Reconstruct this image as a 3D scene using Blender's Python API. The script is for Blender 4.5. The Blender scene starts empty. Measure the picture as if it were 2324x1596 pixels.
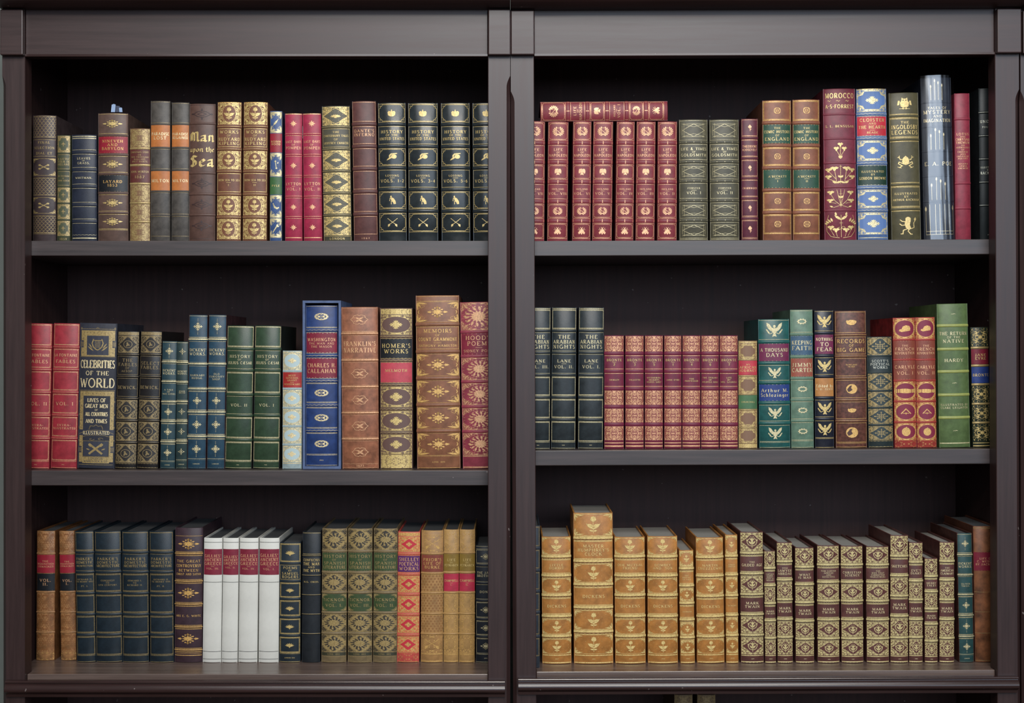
import bpy, bmesh, math, random
import numpy as np
from mathutils import Vector

# ------------------------------------------------------------------ camera, world, lights, exposure
D = 2.3                      # camera distance from the face of the bookcases (m)
FPX = D / 0.00075            # focal length in pixels of a 2324 x 1596 frame
UC, VC = 1162.0, 798.0
ZC = 1.55                    # eye height
scene = bpy.context.scene
COL = scene.collection
cam = bpy.data.cameras.new('camera')
cam.sensor_fit = 'HORIZONTAL'
cam.sensor_width = 36.0
cam.lens = FPX / 2324.0 * 36.0
cam.clip_start = 0.05
cam_o = bpy.data.objects.new('camera', cam)
cam_o.location = (0, -D, ZC)
cam_o.rotation_euler = (math.pi / 2, 0, 0)
COL.objects.link(cam_o)
scene.camera = cam_o
scene.view_settings.view_transform = 'Standard'
scene.view_settings.look = 'None'
scene.view_settings.gamma = 1.0
scene.view_settings.use_curve_mapping = False
scene.view_settings.exposure = 0.0

world = bpy.data.worlds.new('room_light')
scene.world = world
world.use_nodes = True
world.node_tree.nodes['Background'].inputs[0].default_value = (1.0, 0.97, 0.95, 1)
world.node_tree.nodes['Background'].inputs[1].default_value = 0.115


def area_light(name, loc, target, sx, sy, power, col):
    l = bpy.data.lights.new(name, 'AREA')
    l.shape = 'RECTANGLE'
    l.size, l.size_y, l.energy, l.color = sx, sy, power, col
    o = bpy.data.objects.new(name, l)
    o.location = loc
    o.rotation_euler = (Vector(target) - Vector(loc)).to_track_quat('-Z', 'Y').to_euler()
    COL.objects.link(o)
    return o


area_light('window_daylight', (1.45, -5.2, ZC + 0.95), (0.4, 0, ZC + 0.1), 5.2, 1.8, 132, (0.68, 0.82, 1.0))
area_light('ceiling_lamp', (0.35, -3.6, ZC + 1.85), (0.0, 0, ZC - 0.1), 2.2, 0.5, 90, (1.0, 0.955, 0.89))
area_light('ceiling_lamp_near', (0.2, -1.75, ZC + 1.7), (0.1, 0, ZC - 0.1), 2.4, 0.5, 32, (0.94, 0.97, 1.0))


# ------------------------------------------------------------------ helpers
def PX(u, y=0.0):
    return (u - UC) * (D + y) / FPX


def PZ(v, y=0.0):
    return ZC - (v - VC) * (D + y) / FPX


def lin(c):
    out = []
    for q in c:
        q /= 255.0
        out.append(q / 12.92 if q <= 0.04045 else ((q + 0.055) / 1.055) ** 2.4)
    return out


def tag(o, label=None, cat=None, group=None, kind=None):
    if label: o['label'] = label
    if cat: o['category'] = cat
    if group: o['group'] = group
    if kind: o['kind'] = kind
    return o


def mesh_obj(name, verts, faces, mat, parent=None, smooth=False):
    me = bpy.data.meshes.new(name)
    me.from_pydata([tuple(v) for v in verts], [], faces)
    me.materials.append(mat)
    if smooth:
        me.polygons.foreach_set('use_smooth', [True] * len(me.polygons))
    me.update()
    o = bpy.data.objects.new(name, me)
    COL.objects.link(o)
    if parent: o.parent = parent
    return o


def share(o, name, parent, loc=(0, 0, 0)):
    c = bpy.data.objects.new(name, o.data)
    COL.objects.link(c)
    c.parent = parent
    c.location = loc
    return c


def empty(name, loc=(0, 0, 0), rot=(0, 0, 0)):
    o = bpy.data.objects.new(name, None)
    o.empty_display_size = 0.02
    COL.objects.link(o)
    o.location = loc
    o.rotation_euler = rot
    return o


# ------------------------------------------------------------------ materials
def new_mat(name):
    m = bpy.data.materials.new(name)
    m.use_nodes = True
    nt = m.node_tree
    return m, nt, nt.nodes['Principled BSDF']


_leather = {}


def leather(col, rough=0.46, mottle=0.16, grain=700.0, scale=60.0):
    key = (tuple(col), rough, mottle, grain, scale)
    if key in _leather: return _leather[key]
    m, nt, p = new_mat('leather')
    r, g, b = lin(col)
    gy = (r + g + b) / 3
    k = .78 if gy < .5 else .92
    r, g, b = [(q * .94 + gy * .06) * k for q in (r, g, b)]
    tc = nt.nodes.new('ShaderNodeTexCoord')
    n = nt.nodes.new('ShaderNodeTexNoise')
    n.inputs['Scale'].default_value = scale
    n.inputs['Detail'].default_value = 6
    n.inputs['Roughness'].default_value = 0.62
    nt.links.new(tc.outputs['Object'], n.inputs['Vector'])
    cr = nt.nodes.new('ShaderNodeValToRGB')
    a, z = 1 - 2.2 * mottle, 1 + 2.2 * mottle
    cr.color_ramp.elements[0].position = 0.3
    cr.color_ramp.elements[1].position = 0.72
    cr.color_ramp.elements[0].color = (r * a, g * a, b * a, 1)
    cr.color_ramp.elements[1].color = (min(r * z, 1), min(g * z, 1), min(b * z, 1), 1)
    nt.links.new(n.outputs['Fac'], cr.inputs['Fac'])
    nt.links.new(cr.outputs['Color'], p.inputs['Base Color'])
    p.inputs['Roughness'].default_value = rough
    p.inputs['Specular IOR Level'].default_value = 0.38
    v = nt.nodes.new('ShaderNodeTexVoronoi')
    v.inputs['Scale'].default_value = grain
    nt.links.new(tc.outputs['Object'], v.inputs['Vector'])
    bp = nt.nodes.new('ShaderNodeBump')
    bp.inputs['Strength'].default_value = 0.10
    bp.inputs['Distance'].default_value = 0.0004
    nt.links.new(v.outputs['Distance'], bp.inputs['Height'])
    nt.links.new(bp.outputs['Normal'], p.inputs['Normal'])
    _leather[key] = m
    return m


_gold = {}
GOLDS = {'tan': (240, 210, 138), 'olivegold': (222, 204, 146), 'gold': (216, 188, 122), 'pale': (214, 200, 156), 'dull': (172, 148, 98), 'rose': (226, 172, 128),
         'warm': (222, 176, 104), 'silver': (206, 206, 190), 'dim': (150, 130, 92), 'white': (205, 196, 180), 'cream': (236, 216, 168)}


def gold(kind='gold'):
    if kind in _gold: return _gold[kind]
    m, nt, p = new_mat('gilt_' + kind)
    r, g, b = lin(GOLDS[kind])
    tc = nt.nodes.new('ShaderNodeTexCoord')
    n = nt.nodes.new('ShaderNodeTexNoise')
    n.inputs['Scale'].default_value = 420
    n.inputs['Detail'].default_value = 3
    nt.links.new(tc.outputs['Object'], n.inputs['Vector'])
    cr = nt.nodes.new('ShaderNodeValToRGB')
    cr.color_ramp.elements[0].position = 0.3
    cr.color_ramp.elements[1].position = 0.6
    cr.color_ramp.elements[0].color = (r * .62, g * .6, b * .55, 1)
    cr.color_ramp.elements[1].color = (r, g, b, 1)
    nt.links.new(n.outputs['Fac'], cr.inputs['Fac'])
    nt.links.new(cr.outputs['Color'], p.inputs['Base Color'])
    p.inputs['Metallic'].default_value = 0.28
    p.inputs['Roughness'].default_value = 0.36
    _gold[kind] = m
    return m


_ink = {}


def ink(col):
    col = tuple(col)
    if col not in _ink:
        m, nt, p = new_mat('tooled_ground')
        p.inputs['Base Color'].default_value = (*lin(col), 1)
        p.inputs['Roughness'].default_value = 0.5
        _ink[col] = m
    return _ink[col]


def wood(name, axis, dark=1.0, rough=0.40, spec=0.5, cols=((0.022, 0.0102, 0.0095), (0.040, 0.0192, 0.0176))):
    m, nt, p = new_mat(name)
    tc = nt.nodes.new('ShaderNodeTexCoord')
    mp = nt.nodes.new('ShaderNodeMapping')
    s = [38.0, 38.0, 38.0]
    s[axis] = 1.6
    mp.inputs['Scale'].default_value = s
    nt.links.new(tc.outputs['Object'], mp.inputs['Vector'])
    n = nt.nodes.new('ShaderNodeTexNoise')
    n.inputs['Scale'].default_value = 3.0
    n.inputs['Detail'].default_value = 8
    n.inputs['Roughness'].default_value = 0.65
    nt.links.new(mp.outputs['Vector'], n.inputs['Vector'])
    cr = nt.nodes.new('ShaderNodeValToRGB')
    cr.color_ramp.elements[0].position = 0.32
    cr.color_ramp.elements[1].position = 0.70
    cr.color_ramp.elements[0].color = (*[q * dark for q in cols[0]], 1)
    cr.color_ramp.elements[1].color = (*[q * dark for q in cols[1]], 1)
    nt.links.new(n.outputs['Fac'], cr.inputs['Fac'])
    # small nicks that show pale wood
    k = nt.nodes.new('ShaderNodeTexNoise')
    k.inputs['Scale'].default_value = 95
    k.inputs['Detail'].default_value = 1
    nt.links.new(tc.outputs['Object'], k.inputs['Vector'])
    th = nt.nodes.new('ShaderNodeMath')
    th.operation = 'GREATER_THAN'
    th.inputs[1].default_value = 0.795
    nt.links.new(k.outputs['Fac'], th.inputs[0])
    mx = nt.nodes.new('ShaderNodeMix')
    mx.data_type = 'RGBA'
    nt.links.new(th.outputs[0], mx.inputs['Factor'])
    nt.links.new(cr.outputs['Color'], mx.inputs['A'])
    mx.inputs['B'].default_value = (0.16, 0.13, 0.12, 1)
    nt.links.new(mx.outputs['Result'], p.inputs['Base Color'])
    rr = nt.nodes.new('ShaderNodeMapRange')
    rr.inputs['To Min'].default_value = rough - 0.05
    rr.inputs['To Max'].default_value = rough + 0.10
    nt.links.new(n.outputs['Fac'], rr.inputs['Value'])
    nt.links.new(rr.outputs['Result'], p.inputs['Roughness'])
    p.inputs['Specular IOR Level'].default_value = spec
    bp = nt.nodes.new('ShaderNodeBump')
    bp.inputs['Strength'].default_value = 0.03
    bp.inputs['Distance'].default_value = 0.0006
    nt.links.new(n.outputs['Fac'], bp.inputs['Height'])
    nt.links.new(bp.outputs['Normal'], p.inputs['Normal'])
    return m


WOOD_H = wood('dark_stained_wood_rail', 0)
WOOD_V = wood('dark_stained_wood_upright', 2)
WOOD_DECK = wood('brown_wood_deck_painted_sheen', 0, 1.0, 0.27, 0.8, ((0.085, 0.058, 0.048), (0.16, 0.11, 0.09)))  # brown wood, its colour lightened further to stand in for gloss reflections
WOOD_GLOSS = wood('dark_polished_moulding', 0, 1.0, 0.22)
WOOD_BACK = wood('dark_stained_wood_back', 2, 1.25, 0.62, 0.3)
WOOD_SHELF = wood('dark_stained_wood_shelf', 0, 1.0, 0.43, 0.75, ((0.017, 0.0105, 0.010), (0.052, 0.034, 0.032)))


def paper_mat(name, col, lines=True):
    m, nt, p = new_mat(name)
    r, g, b = lin(col)
    tc = nt.nodes.new('ShaderNodeTexCoord')
    w = nt.nodes.new('ShaderNodeTexWave')
    w.bands_direction = 'X'
    w.inputs['Scale'].default_value = 420
    w.inputs['Distortion'].default_value = 3
    w.inputs['Detail'].default_value = 2
    nt.links.new(tc.outputs['Object'], w.inputs['Vector'])
    cr = nt.nodes.new('ShaderNodeValToRGB')
    cr.color_ramp.elements[0].color = (r * .6, g * .6, b * .6, 1)
    cr.color_ramp.elements[1].color = (r, g, b, 1)
    nt.links.new(w.outputs['Fac'], cr.inputs['Fac'])
    nt.links.new(cr.outputs['Color'], p.inputs['Base Color'])
    p.inputs['Roughness'].default_value = 0.75
    return m


PAGES = paper_mat('dusty_page_edges', (158, 154, 146))
PAGES_DARK = paper_mat('dark_page_edges', (86, 88, 90))


def plain(name, col, rough=0.6):
    m, nt, p = new_mat(name)
    tc = nt.nodes.new('ShaderNodeTexCoord')
    n = nt.nodes.new('ShaderNodeTexNoise')
    n.inputs['Scale'].default_value = 40
    n.inputs['Detail'].default_value = 5
    nt.links.new(tc.outputs['Object'], n.inputs['Vector'])
    r, g, b = lin(col)
    cr = nt.nodes.new('ShaderNodeValToRGB')
    cr.color_ramp.elements[0].color = (r * .85, g * .85, b * .85, 1)
    cr.color_ramp.elements[1].color = (r, g, b, 1)
    nt.links.new(n.outputs['Fac'], cr.inputs['Fac'])
    nt.links.new(cr.outputs['Color'], p.inputs['Base Color'])
    p.inputs['Roughness'].default_value = rough
    return m


# ------------------------------------------------------------------ the bookcases
ROLL = math.radians(0.22)


def rot_pt(x, z, xc, ang):
    return x - (z - ZC) * ang, z + (x - xc) * ang


def bevel_box(name, x0, x1, y0, y1, z0, z1, mat, parent, origin, bev=0.0012):
    bm = bmesh.new()
    bmesh.ops.create_cube(bm, size=1.0)
    for v in bm.verts:
        v.co = ((x0 if v.co.x < 0 else x1) - origin[0], (y0 if v.co.y < 0 else y1) - origin[1], (z0 if v.co.z < 0 else z1) - origin[2])
    if bev:
        bmesh.ops.bevel(bm, geom=list(bm.edges), offset=bev, segments=2, profile=0.5, affect='EDGES')
    me = bpy.data.meshes.new(name)
    bm.to_mesh(me); bm.free()
    me.materials.append(mat)
    o = bpy.data.objects.new(name, me)
    COL.objects.link(o)
    if parent: o.parent = parent
    return o


def extrude_x(name, prof, x0, x1, mat, parent, origin, mitre=0.0):
    """closed (y, z) profile swept along x; the ends are mitred by the profile's projection"""
    ymax = max(p[0] for p in prof)
    vs, n = [], len(prof)
    for side, x in ((0, x0), (1, x1)):
        for (y, z) in prof:
            d = (ymax - y) * mitre
            vs.append((x + (d if side else -d) - origin[0], y - origin[1], z - origin[2]))
    fs = [(i, (i + 1) % n, n + (i + 1) % n, n + i) for i in range(n)]
    fs += [tuple(range(n))[::-1], tuple(range(n, 2 * n))]
    return mesh_obj(name, vs, fs, mat, parent)


def arc(cy, cz, ry, rz, a0, a1, n=8):
    return [(cy + ry * math.cos(math.radians(a0 + (a1 - a0) * i / n)), cz + rz * math.sin(math.radians(a0 + (a1 - a0) * i / n))) for i in range(n + 1)]


CASE_DEPTH = 0.30
SHELF_Y = 0.033
DECK_Y = 0.010


def build_case(label, u, frieze_v, shelf_vs, deck_v, roll, cham_v, left_cham=True, lower=True):
    uo0, ui0, ui1, uo1 = u
    xc = PX((uo0 + uo1) / 2)
    root = empty('bookcase', (xc - 0 + ZC * roll, 0, 0), (0, -roll, 0))
    tag(root, label, 'bookcase', 'tall dark bookcases')
    O = (xc, 0, 0)
    X0, XI0, XI1, X1 = [PX(q) for q in u]
    ztop = PZ(-70)
    # uprights with a stopped chamfer on the outer edge
    for side in (0, 1):
        xo, xi = (X0, XI0) if side == 0 else (X1, XI1)
        sg = 1 if xi > xo else -1
        cv = cham_v[side]
        rows = [(ztop, 0), (PZ(cv), 0)]
        for k in range(1, 7):
            t = k / 6
            rows.append((PZ(cv + 26 * t), 0.0062 * math.sin(t * math.pi / 2)))
        rows += [(0.16, 0.0062), (0.14, 0), (0.0, 0)]
        vs, fs = [], []
        for z, c in rows:
            for (x, y) in ((xi, 0.0009), (xi - sg * 0.0009, 0.0), (xo + sg * (c + 1e-4), 0.0), (xo, c + 1e-4), (xo, 0.032), (xi, 0.032)):
                vs.append((x - xc, y, z))
        for r in range(len(rows) - 1):
            for k in range(6):
                a, b = r * 6 + k, r * 6 + (k + 1) % 6
                fs.append((a, b, b + 6, a + 6))
        fs += [(5, 4, 3, 2, 1, 0), tuple((len(rows) - 1) * 6 + k for k in range(6))]
        mesh_obj('upright', vs, fs, WOOD_V, root)
        # corner block at the head of the upright
        bw0, bw1 = min(xo, xi), max(xo, xi)
        bevel_box('corner_block', bw0 + 0.0004, bw1 + 0.0006, -0.012, -0.0002, PZ(frieze_v + 4), PZ(25), WOOD_H, root, O, 0.0018)
        # side panel
        pa, pb_ = (xo + 0.002, xo + 0.012) if side == 0 else (xo - 0.012, xo - 0.002)
        bevel_box('side_panel', pa, pb_, 0.0322, CASE_DEPTH + 0.02, 0.0, ztop, WOOD_V, root, O, 0)
    # frieze rail and the bead under it
    bevel_box('frieze_rail', XI0 + 0.0008, XI1 - 0.0008, 0.002, 0.03, PZ(frieze_v), ztop, WOOD_H, root, O, 0.0005)
    zb = PZ(frieze_v)
    extrude_x('bead_moulding', [(0.02, zb + 0.003), (0.004, zb + 0.003), (0.003, zb + 0.0012), (-0.0012, zb + 0.0008), (-0.0020, zb - 0.0028), (-0.0012, zb - 0.0038), (0.02, zb - 0.0038)],
              XI0 + 0.0008, XI1 - 0.0008, WOOD_GLOSS, root, O)
    # cornice: a rounded lower member with a cove above
    z0 = PZ(2)
    prof = [(0.0, PZ(22)), (-0.010, PZ(22))] + arc(-0.010, z0, 0.038, z0 - PZ(22), 270, 100, 14) + [(-0.018, PZ(-30)), (-0.03, PZ(-46)), (-0.055, PZ(-66)), (-0.055, PZ(-90)), (0.0, PZ(-90))]
    extrude_x('cornice', prof, X0 - 0.0, X1 + 0.0, WOOD_H, root, O)
    # top board and back
    bevel_box('top_board', X0 + 0.002, X1 - 0.002, 0.0, CASE_DEPTH + 0.02, ztop + 0.0005, ztop + 0.022, WOOD_H, root, O)
    bevel_box('back_panel', X0 + 0.0123, X1 - 0.0123, CASE_DEPTH, CASE_DEPTH + 0.01, 0.1, ztop, WOOD_BACK, root, O, 0)
    # loose shelves
    th = 0.0262
    for sv in shelf_vs:
        zt = PZ(sv, SHELF_Y)
        bevel_box('shelf', X0 + 0.0126, X1 - 0.0126, SHELF_Y, CASE_DEPTH - 0.0004, zt - th, zt, WOOD_SHELF, root, O, 0.0012)
    # fixed deck with its stepped nosing
    zd = PZ(deck_v, DECK_Y)
    bevel_box('deck_nosing', XI0 + 0.0004, XI1 - 0.0004, DECK_Y, 0.0328, zd - 0.03, zd, WOOD_DECK, root, O, 0.001)
    bevel_box('deck_shelf', X0 + 0.0126, X1 - 0.0126, 0.0328, CASE_DEPTH - 0.0004, zd - 0.03, zd, WOOD_DECK, root, O, 0.0)
    zl = PZ(deck_v + 12)
    lip = [(-0.0005, zl), (-0.0098, zl), (-0.0112, zl - 0.0008), (-0.0118, zl - 0.0022), (-0.0112, zl - 0.0040), (-0.0096, zl - 0.0048), (-0.0098, zl - 0.0058),
           (-0.0118, zl - 0.0068), (-0.0133, zl - 0.0086), (-0.0145, zl - 0.0104), (-0.01535, zl - 0.0122), (-0.0157, zl - 0.0140), (-0.0157, zl - 0.0162), (-0.0148, zl - 0.0184),
           (-0.0125, zl - 0.0200), (-0.0095, zl - 0.0212), (-0.0068, zl - 0.0238), (-0.0058, zl - 0.0285), (-0.0005, zl - 0.0285)]
    extrude_x('lip_moulding', lip, X0 + 0.009, X1 - 0.009, WOOD_GLOSS, root, O, 0.0)
    # lower compartments
    for z in (0.62, 0.30):
        bevel_box('shelf', X0 + 0.0126, X1 - 0.0126, SHELF_Y, CASE_DEPTH - 0.0004, z - th, z, WOOD_SHELF, root, O, 0.0012)
    bevel_box('plinth', XI0 + 0.0004, XI1 - 0.0004, 0.004, 0.03, 0.0, 0.10, WOOD_H, root, O)
    bevel_box('bottom_board', X0 + 0.0126, X1 - 0.0126, 0.0325, CASE_DEPTH - 0.0004, 0.075, 0.10, WOOD_H, root, O)
    return root


LEFT_SHELVES, RIGHT_SHELVES = (546.5, 1068.0), (545.0, 1021.0)
DECK_L, DECK_R = 1530.5, 1523.0
build_case('dark stained bookcase holding the white vellum books and the blue slipcase', (5, 56.5, 1107.5, 1158), 124, LEFT_SHELVES, DECK_L, 0.0, (172, 172))
build_case('dark stained bookcase holding the golden tan set and the plastic wrapped book', (1161.5, 1214.5, 2260.5, 2315), 121.5, RIGHT_SHELVES, DECK_R, ROLL, (205, 205))
build_case('dark stained bookcase showing only a sliver at the far right edge', (2318.5, 2371, 3415, 3468), 119, RIGHT_SHELVES, DECK_R, ROLL, (205, 205))
XC_R = PX((1161.5 + 2315) / 2)

# room shell
W = 4.2
fl = mesh_obj('floor', [(-W, -6, -0.02), (W, -6, -0.02), (W, 0.5, -0.02), (-W, 0.5, -0.02), (-W, -6, 0), (W, -6, 0), (W, 0.5, 0), (-W, 0.5, 0)],
              [(3, 2, 1, 0), (4, 5, 6, 7), (0, 1, 5, 4), (1, 2, 6, 5), (2, 3, 7, 6), (3, 0, 4, 7)], plain('floor_boards', (96, 78, 62), 0.5))
tag(fl, 'brown floor the bookcases stand on', kind='structure')
wl = mesh_obj('wall_back', [(-W, 0.335, 0), (W, 0.335, 0), (W, 0.335, 3.4), (-W, 0.335, 3.4), (-W, 0.45, 0), (W, 0.45, 0), (W, 0.45, 3.4), (-W, 0.45, 3.4)],
              [(0, 1, 2, 3), (7, 6, 5, 4), (4, 5, 1, 0), (5, 6, 2, 1), (6, 7, 3, 2), (7, 4, 0, 3)], plain('wall_paint', (116, 122, 116), 0.7))
tag(wl, 'grey green wall behind the bookcases', kind='structure')


def shelf_z(case, tier, x):
    """top of a shelf under a book: tier 0 top, 1 middle, 2 deck, 3 lower compartment"""
    if tier == 3: z = 0.62
    elif tier == 2: z = PZ(DECK_L if case == 'L' else DECK_R, DECK_Y)
    else: z = PZ((LEFT_SHELVES if case == 'L' else RIGHT_SHELVES)[tier], SHELF_Y)
    return z + ((x - XC_R) * ROLL if case == 'R' else 0.0)

# ------------------------------------------------------------------ letterforms (cap height 1), drawn as strokes
GL = {
    'A': ".9;t.05,0 .45,1/T.45,1 .85,0/t.2,.33 .7,.33/s.07/s.83",
    'B': ".72;T.15,0 .15,1/t.1,1 .38,1/e.38,.76,.24,.24,90,-90/t.15,.52 .4,.52/e.4,.26,.28,.26,90,-90/t.1,0 .4,0",
    'C': ".8;e.44,.5,.38,.5,50,310/t.7,.72 .7,1",
    'D': ".85;T.15,0 .15,1/t.1,1 .38,1/e.38,.5,.42,.5,90,-90/t.1,0 .38,0",
    'E': ".68;T.15,0 .15,1/t.1,1 .62,1/t.15,.52 .5,.52/t.1,0 .64,0/t.62,1 .62,.8/t.64,0 .64,.2",
    'F': ".64;T.15,0 .15,1/t.1,1 .6,1/t.15,.52 .48,.52/t.6,1 .6,.8/s.15",
    'G': ".88;e.44,.5,.38,.5,50,335/T.76,0 .76,.42/t.58,.42 .88,.42",
    'H': ".88;T.15,0 .15,1/T.73,0 .73,1/t.15,.52 .73,.52/s.15/S.15/s.73/S.73",
    'I': ".34;T.17,0 .17,1/s.17/S.17",
    'J': ".5;T.32,.2 .32,1/e.17,.2,.15,.2,0,-150/S.32",
    'K': ".85;T.15,0 .15,1/t.15,.42 .7,1/T.34,.58 .78,0/s.15/S.15/s.76/S.68",
    'L': ".66;T.15,0 .15,1/t.1,0 .6,0/t.6,0 .6,.22/S.15",
    'M': "1.05;t.14,0 .14,1/T.14,1 .52,.08/t.52,.08 .9,1/T.9,1 .9,0/s.14/S.1/s.9/S.93",
    'N': ".9;t.14,0 .14,1/T.14,1 .74,0/t.74,0 .74,1/s.14/S.1/S.74",
    'O': ".9;e.45,.5,.38,.5,0,360",
    'P': ".7;T.15,0 .15,1/t.1,1 .38,1/e.38,.74,.26,.26,90,-90/t.15,.48 .38,.48/s.15",
    'Q': ".9;e.45,.5,.38,.5,0,360/T.5,.15 .85,-.12",
    'R': ".78;T.15,0 .15,1/t.1,1 .38,1/e.38,.74,.26,.26,90,-90/t.15,.48 .38,.48/s.15/T.36,.48 .74,0/s.72",
    'S': ".62;e.31,.75,.22,.24,30,270/e.31,.26,.24,.26,90,-150",
    'T': ".78;T.39,0 .39,1/t.05,1 .73,1/t.05,1 .05,.8/t.73,1 .73,.8/s.39",
    'U': ".86;T.16,1 .16,.3/e.43,.3,.27,.3,180,360/t.7,.3 .7,1/S.16/S.7",
    'V': ".86;T.08,1 .43,0/t.43,0 .78,1/S.1/S.77",
    'W': "1.2;T.08,1 .36,0/t.36,0 .6,.9/T.6,.9 .84,0/t.84,0 1.12,1/S.1/S1.1",
    'X': ".84;T.1,1 .74,0/t.1,0 .74,1/s.1/s.74/S.1/S.74",
    'Y': ".84;T.08,1 .42,.48/t.42,.48 .76,1/T.42,.48 .42,0/S.1/S.74/s.42",
    'Z': ".72;t.08,1 .64,1/T.62,1 .08,0/t.06,0 .66,0/t.08,1 .08,.82/t.66,0 .66,.2",
    'Æ': "1.15;t.03,0 .5,1/T.55,0 .55,1/t.45,1 1.05,1/t.55,.52 .92,.52/t.55,0 1.08,0/t.2,.33 .55,.33",
    '0': ".66;e.33,.5,.26,.5,0,360", '1': ".42;T.22,0 .22,1/t.08,.84 .22,1/s.22",
    '2': ".64;e.32,.73,.24,.26,160,-40/T.5,.56 .08,.04/t.06,.03 .6,.03",
    '3': ".62;e.3,.76,.21,.23,150,-90/e.3,.27,.25,.27,90,-150",
    '4': ".68;t.46,1 .05,.32/t.05,.3 .64,.3/T.46,0 .46,1",
    '5': ".62;t.15,1 .55,1/t.15,1 .12,.55/e.3,.32,.25,.31,120,-150",
    '6': ".64;e.32,.3,.24,.3,0,360/e.5,.45,.42,.52,95,190", '7': ".62;t.06,1 .58,1/T.58,1 .25,0",
    '8': ".64;e.32,.75,.2,.24,0,360/e.32,.26,.25,.26,0,360", '9': ".64;e.32,.7,.24,.3,0,360/e.14,.55,.42,.52,-85,10",
    '.': ".3;T.13,.0 .13,.16", ',': ".3;T.15,.14 .1,-.1", "'": ".3;T.16,1 .12,.72", '-': ".5;m.08,.42 .42,.42", '·': ".4;T.2,.42 .2,.58",
    '&': ".88;e.36,.78,.18,.2,0,360/e.36,.28,.28,.28,60,330/T.22,.65 .8,0", ' ': ".42;",
    # the few small letters the shelf needs
    'r': ".46;T.14,0 .14,.62/e.32,.42,.18,.2,170,50", 't': ".42;T.2,.08 .2,.85/t.04,.62 .38,.62/e.3,.1,.1,.1,180,300",
    'h': ".64;T.14,0 .14,1/e.32,.4,.18,.22,170,0/T.5,0 .5,.4", 'u': ".64;T.14,.62 .14,.2/e.32,.2,.18,.2,180,360/T.5,0 .5,.62",
    'c': ".5;e.28,.31,.22,.31,50,310", 'l': ".28;T.14,0 .14,1", 'e': ".54;e.28,.31,.22,.31,10,320/t.06,.33 .5,.33",
    'i': ".28;T.14,0 .14,.62/T.14,.8 .14,.92", 'n': ".64;T.14,0 .14,.62/e.32,.4,.18,.22,170,0/T.5,0 .5,.4",
    'g': ".56;e.28,.36,.2,.26,0,360/T.48,.62 .48,-.1/e.28,-.1,.2,.18,0,-150", 'd': ".6;e.28,.31,.22,.31,0,360/T.5,0 .5,1",
    'b': ".6;T.14,0 .14,1/e.34,.31,.22,.31,0,360", 'y': ".56;T.06,.62 .3,0/t.5,.62 .18,-.3", 's': ".46;e.23,.47,.15,.15,30,270/e.23,.17,.17,.17,90,-150",
    'z': ".52;t.06,.6 .46,.6/T.44,.6 .06,.02/t.06,.02 .48,.02",
}
BLACK = {   # broad-nib letters for the lettered sea book
    'M': "1.05;.12,.1 .1,.85 .3,1 .3,.1/.3,.95 .55,.8 .55,.05/.55,.95 .8,1 .86,.85 .86,.1 1.0,.02",
    'a': ".62;.08,.58 .42,.64 .42,.06 .56,.0/.42,.36 .1,.28 .1,.05 .38,.1",
    'n': ".64;.04,.58 .14,.66 .14,.02/.14,.55 .38,.66 .48,.56 .48,.06 .6,.0",
    'U': ".72;.1,.62 .1,.12 .3,.0 .52,.14/.5,.66 .5,.06 .64,.0", 'p': ".62;.04,.6 .14,.66 .14,-.35/.14,.56 .42,.64 .48,.3 .4,.05 .14,.08",
    'o': ".6;.3,.66 .08,.5 .08,.12 .3,.0 .5,.14 .5,.5 .3,.66", 't': ".46;.2,.95 .2,.1 .36,.0/.04,.62 .4,.64",
    'h': ".64;.12,1.05 .12,.0/.12,.52 .36,.66 .48,.52 .48,.1 .4,-.2", 'e': ".54;.44,.1 .22,.0 .08,.14 .08,.5 .26,.66 .44,.5 .08,.3",
    'S': ".8;.66,.88 .3,1 .12,.78 .6,.4 .62,.14 .34,.0 .1,.12/.36,.95 .36,.05", ' ': ".3;",
}


def arc_pts(cx, cy, rx, ry, a0, a1):
    n = max(4, int(abs(a1 - a0) / 30))
    return [(cx + rx * math.cos(math.radians(a0 + (a1 - a0) * i / n)), cy + ry * math.sin(math.radians(a0 + (a1 - a0) * i / n))) for i in range(n + 1)]


_gl = {}


def glyph(ch):
    if ch in _gl: return _gl[ch]
    src = GL.get(ch) or GL['·']
    w, body = src.split(';')
    st = []
    for q in body.split('/'):
        if not q: continue
        k, r = q[0], q[1:]
        if k in 'Ttm':
            st.append(({'T': .17, 't': .085, 'm': .12}[k], [tuple(map(float, p.split(','))) for p in r.split()]))
        elif k == 'e':
            a = list(map(float, r.split(',')))
            st.append((.13, arc_pts(*a)))
        else:
            x = float(r)
            y = .035 if k == 's' else .965
            st.append((.07, [(x - .15, y), (x + .15, y)]))
    _gl[ch] = (float(w), st)
    return _gl[ch]


def clip_x(poly, xa, keep_right):
    out = []
    n = len(poly)
    for i in range(n):
        p, q = poly[i], poly[(i + 1) % n]
        ip = p[0] >= xa if keep_right else p[0] <= xa
        iq = q[0] >= xa if keep_right else q[0] <= xa
        if ip: out.append(p)
        if ip != iq:
            t = (xa - p[0]) / (q[0] - p[0])
            out.append((xa, p[1] + t * (q[1] - p[1])))
    return out


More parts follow.
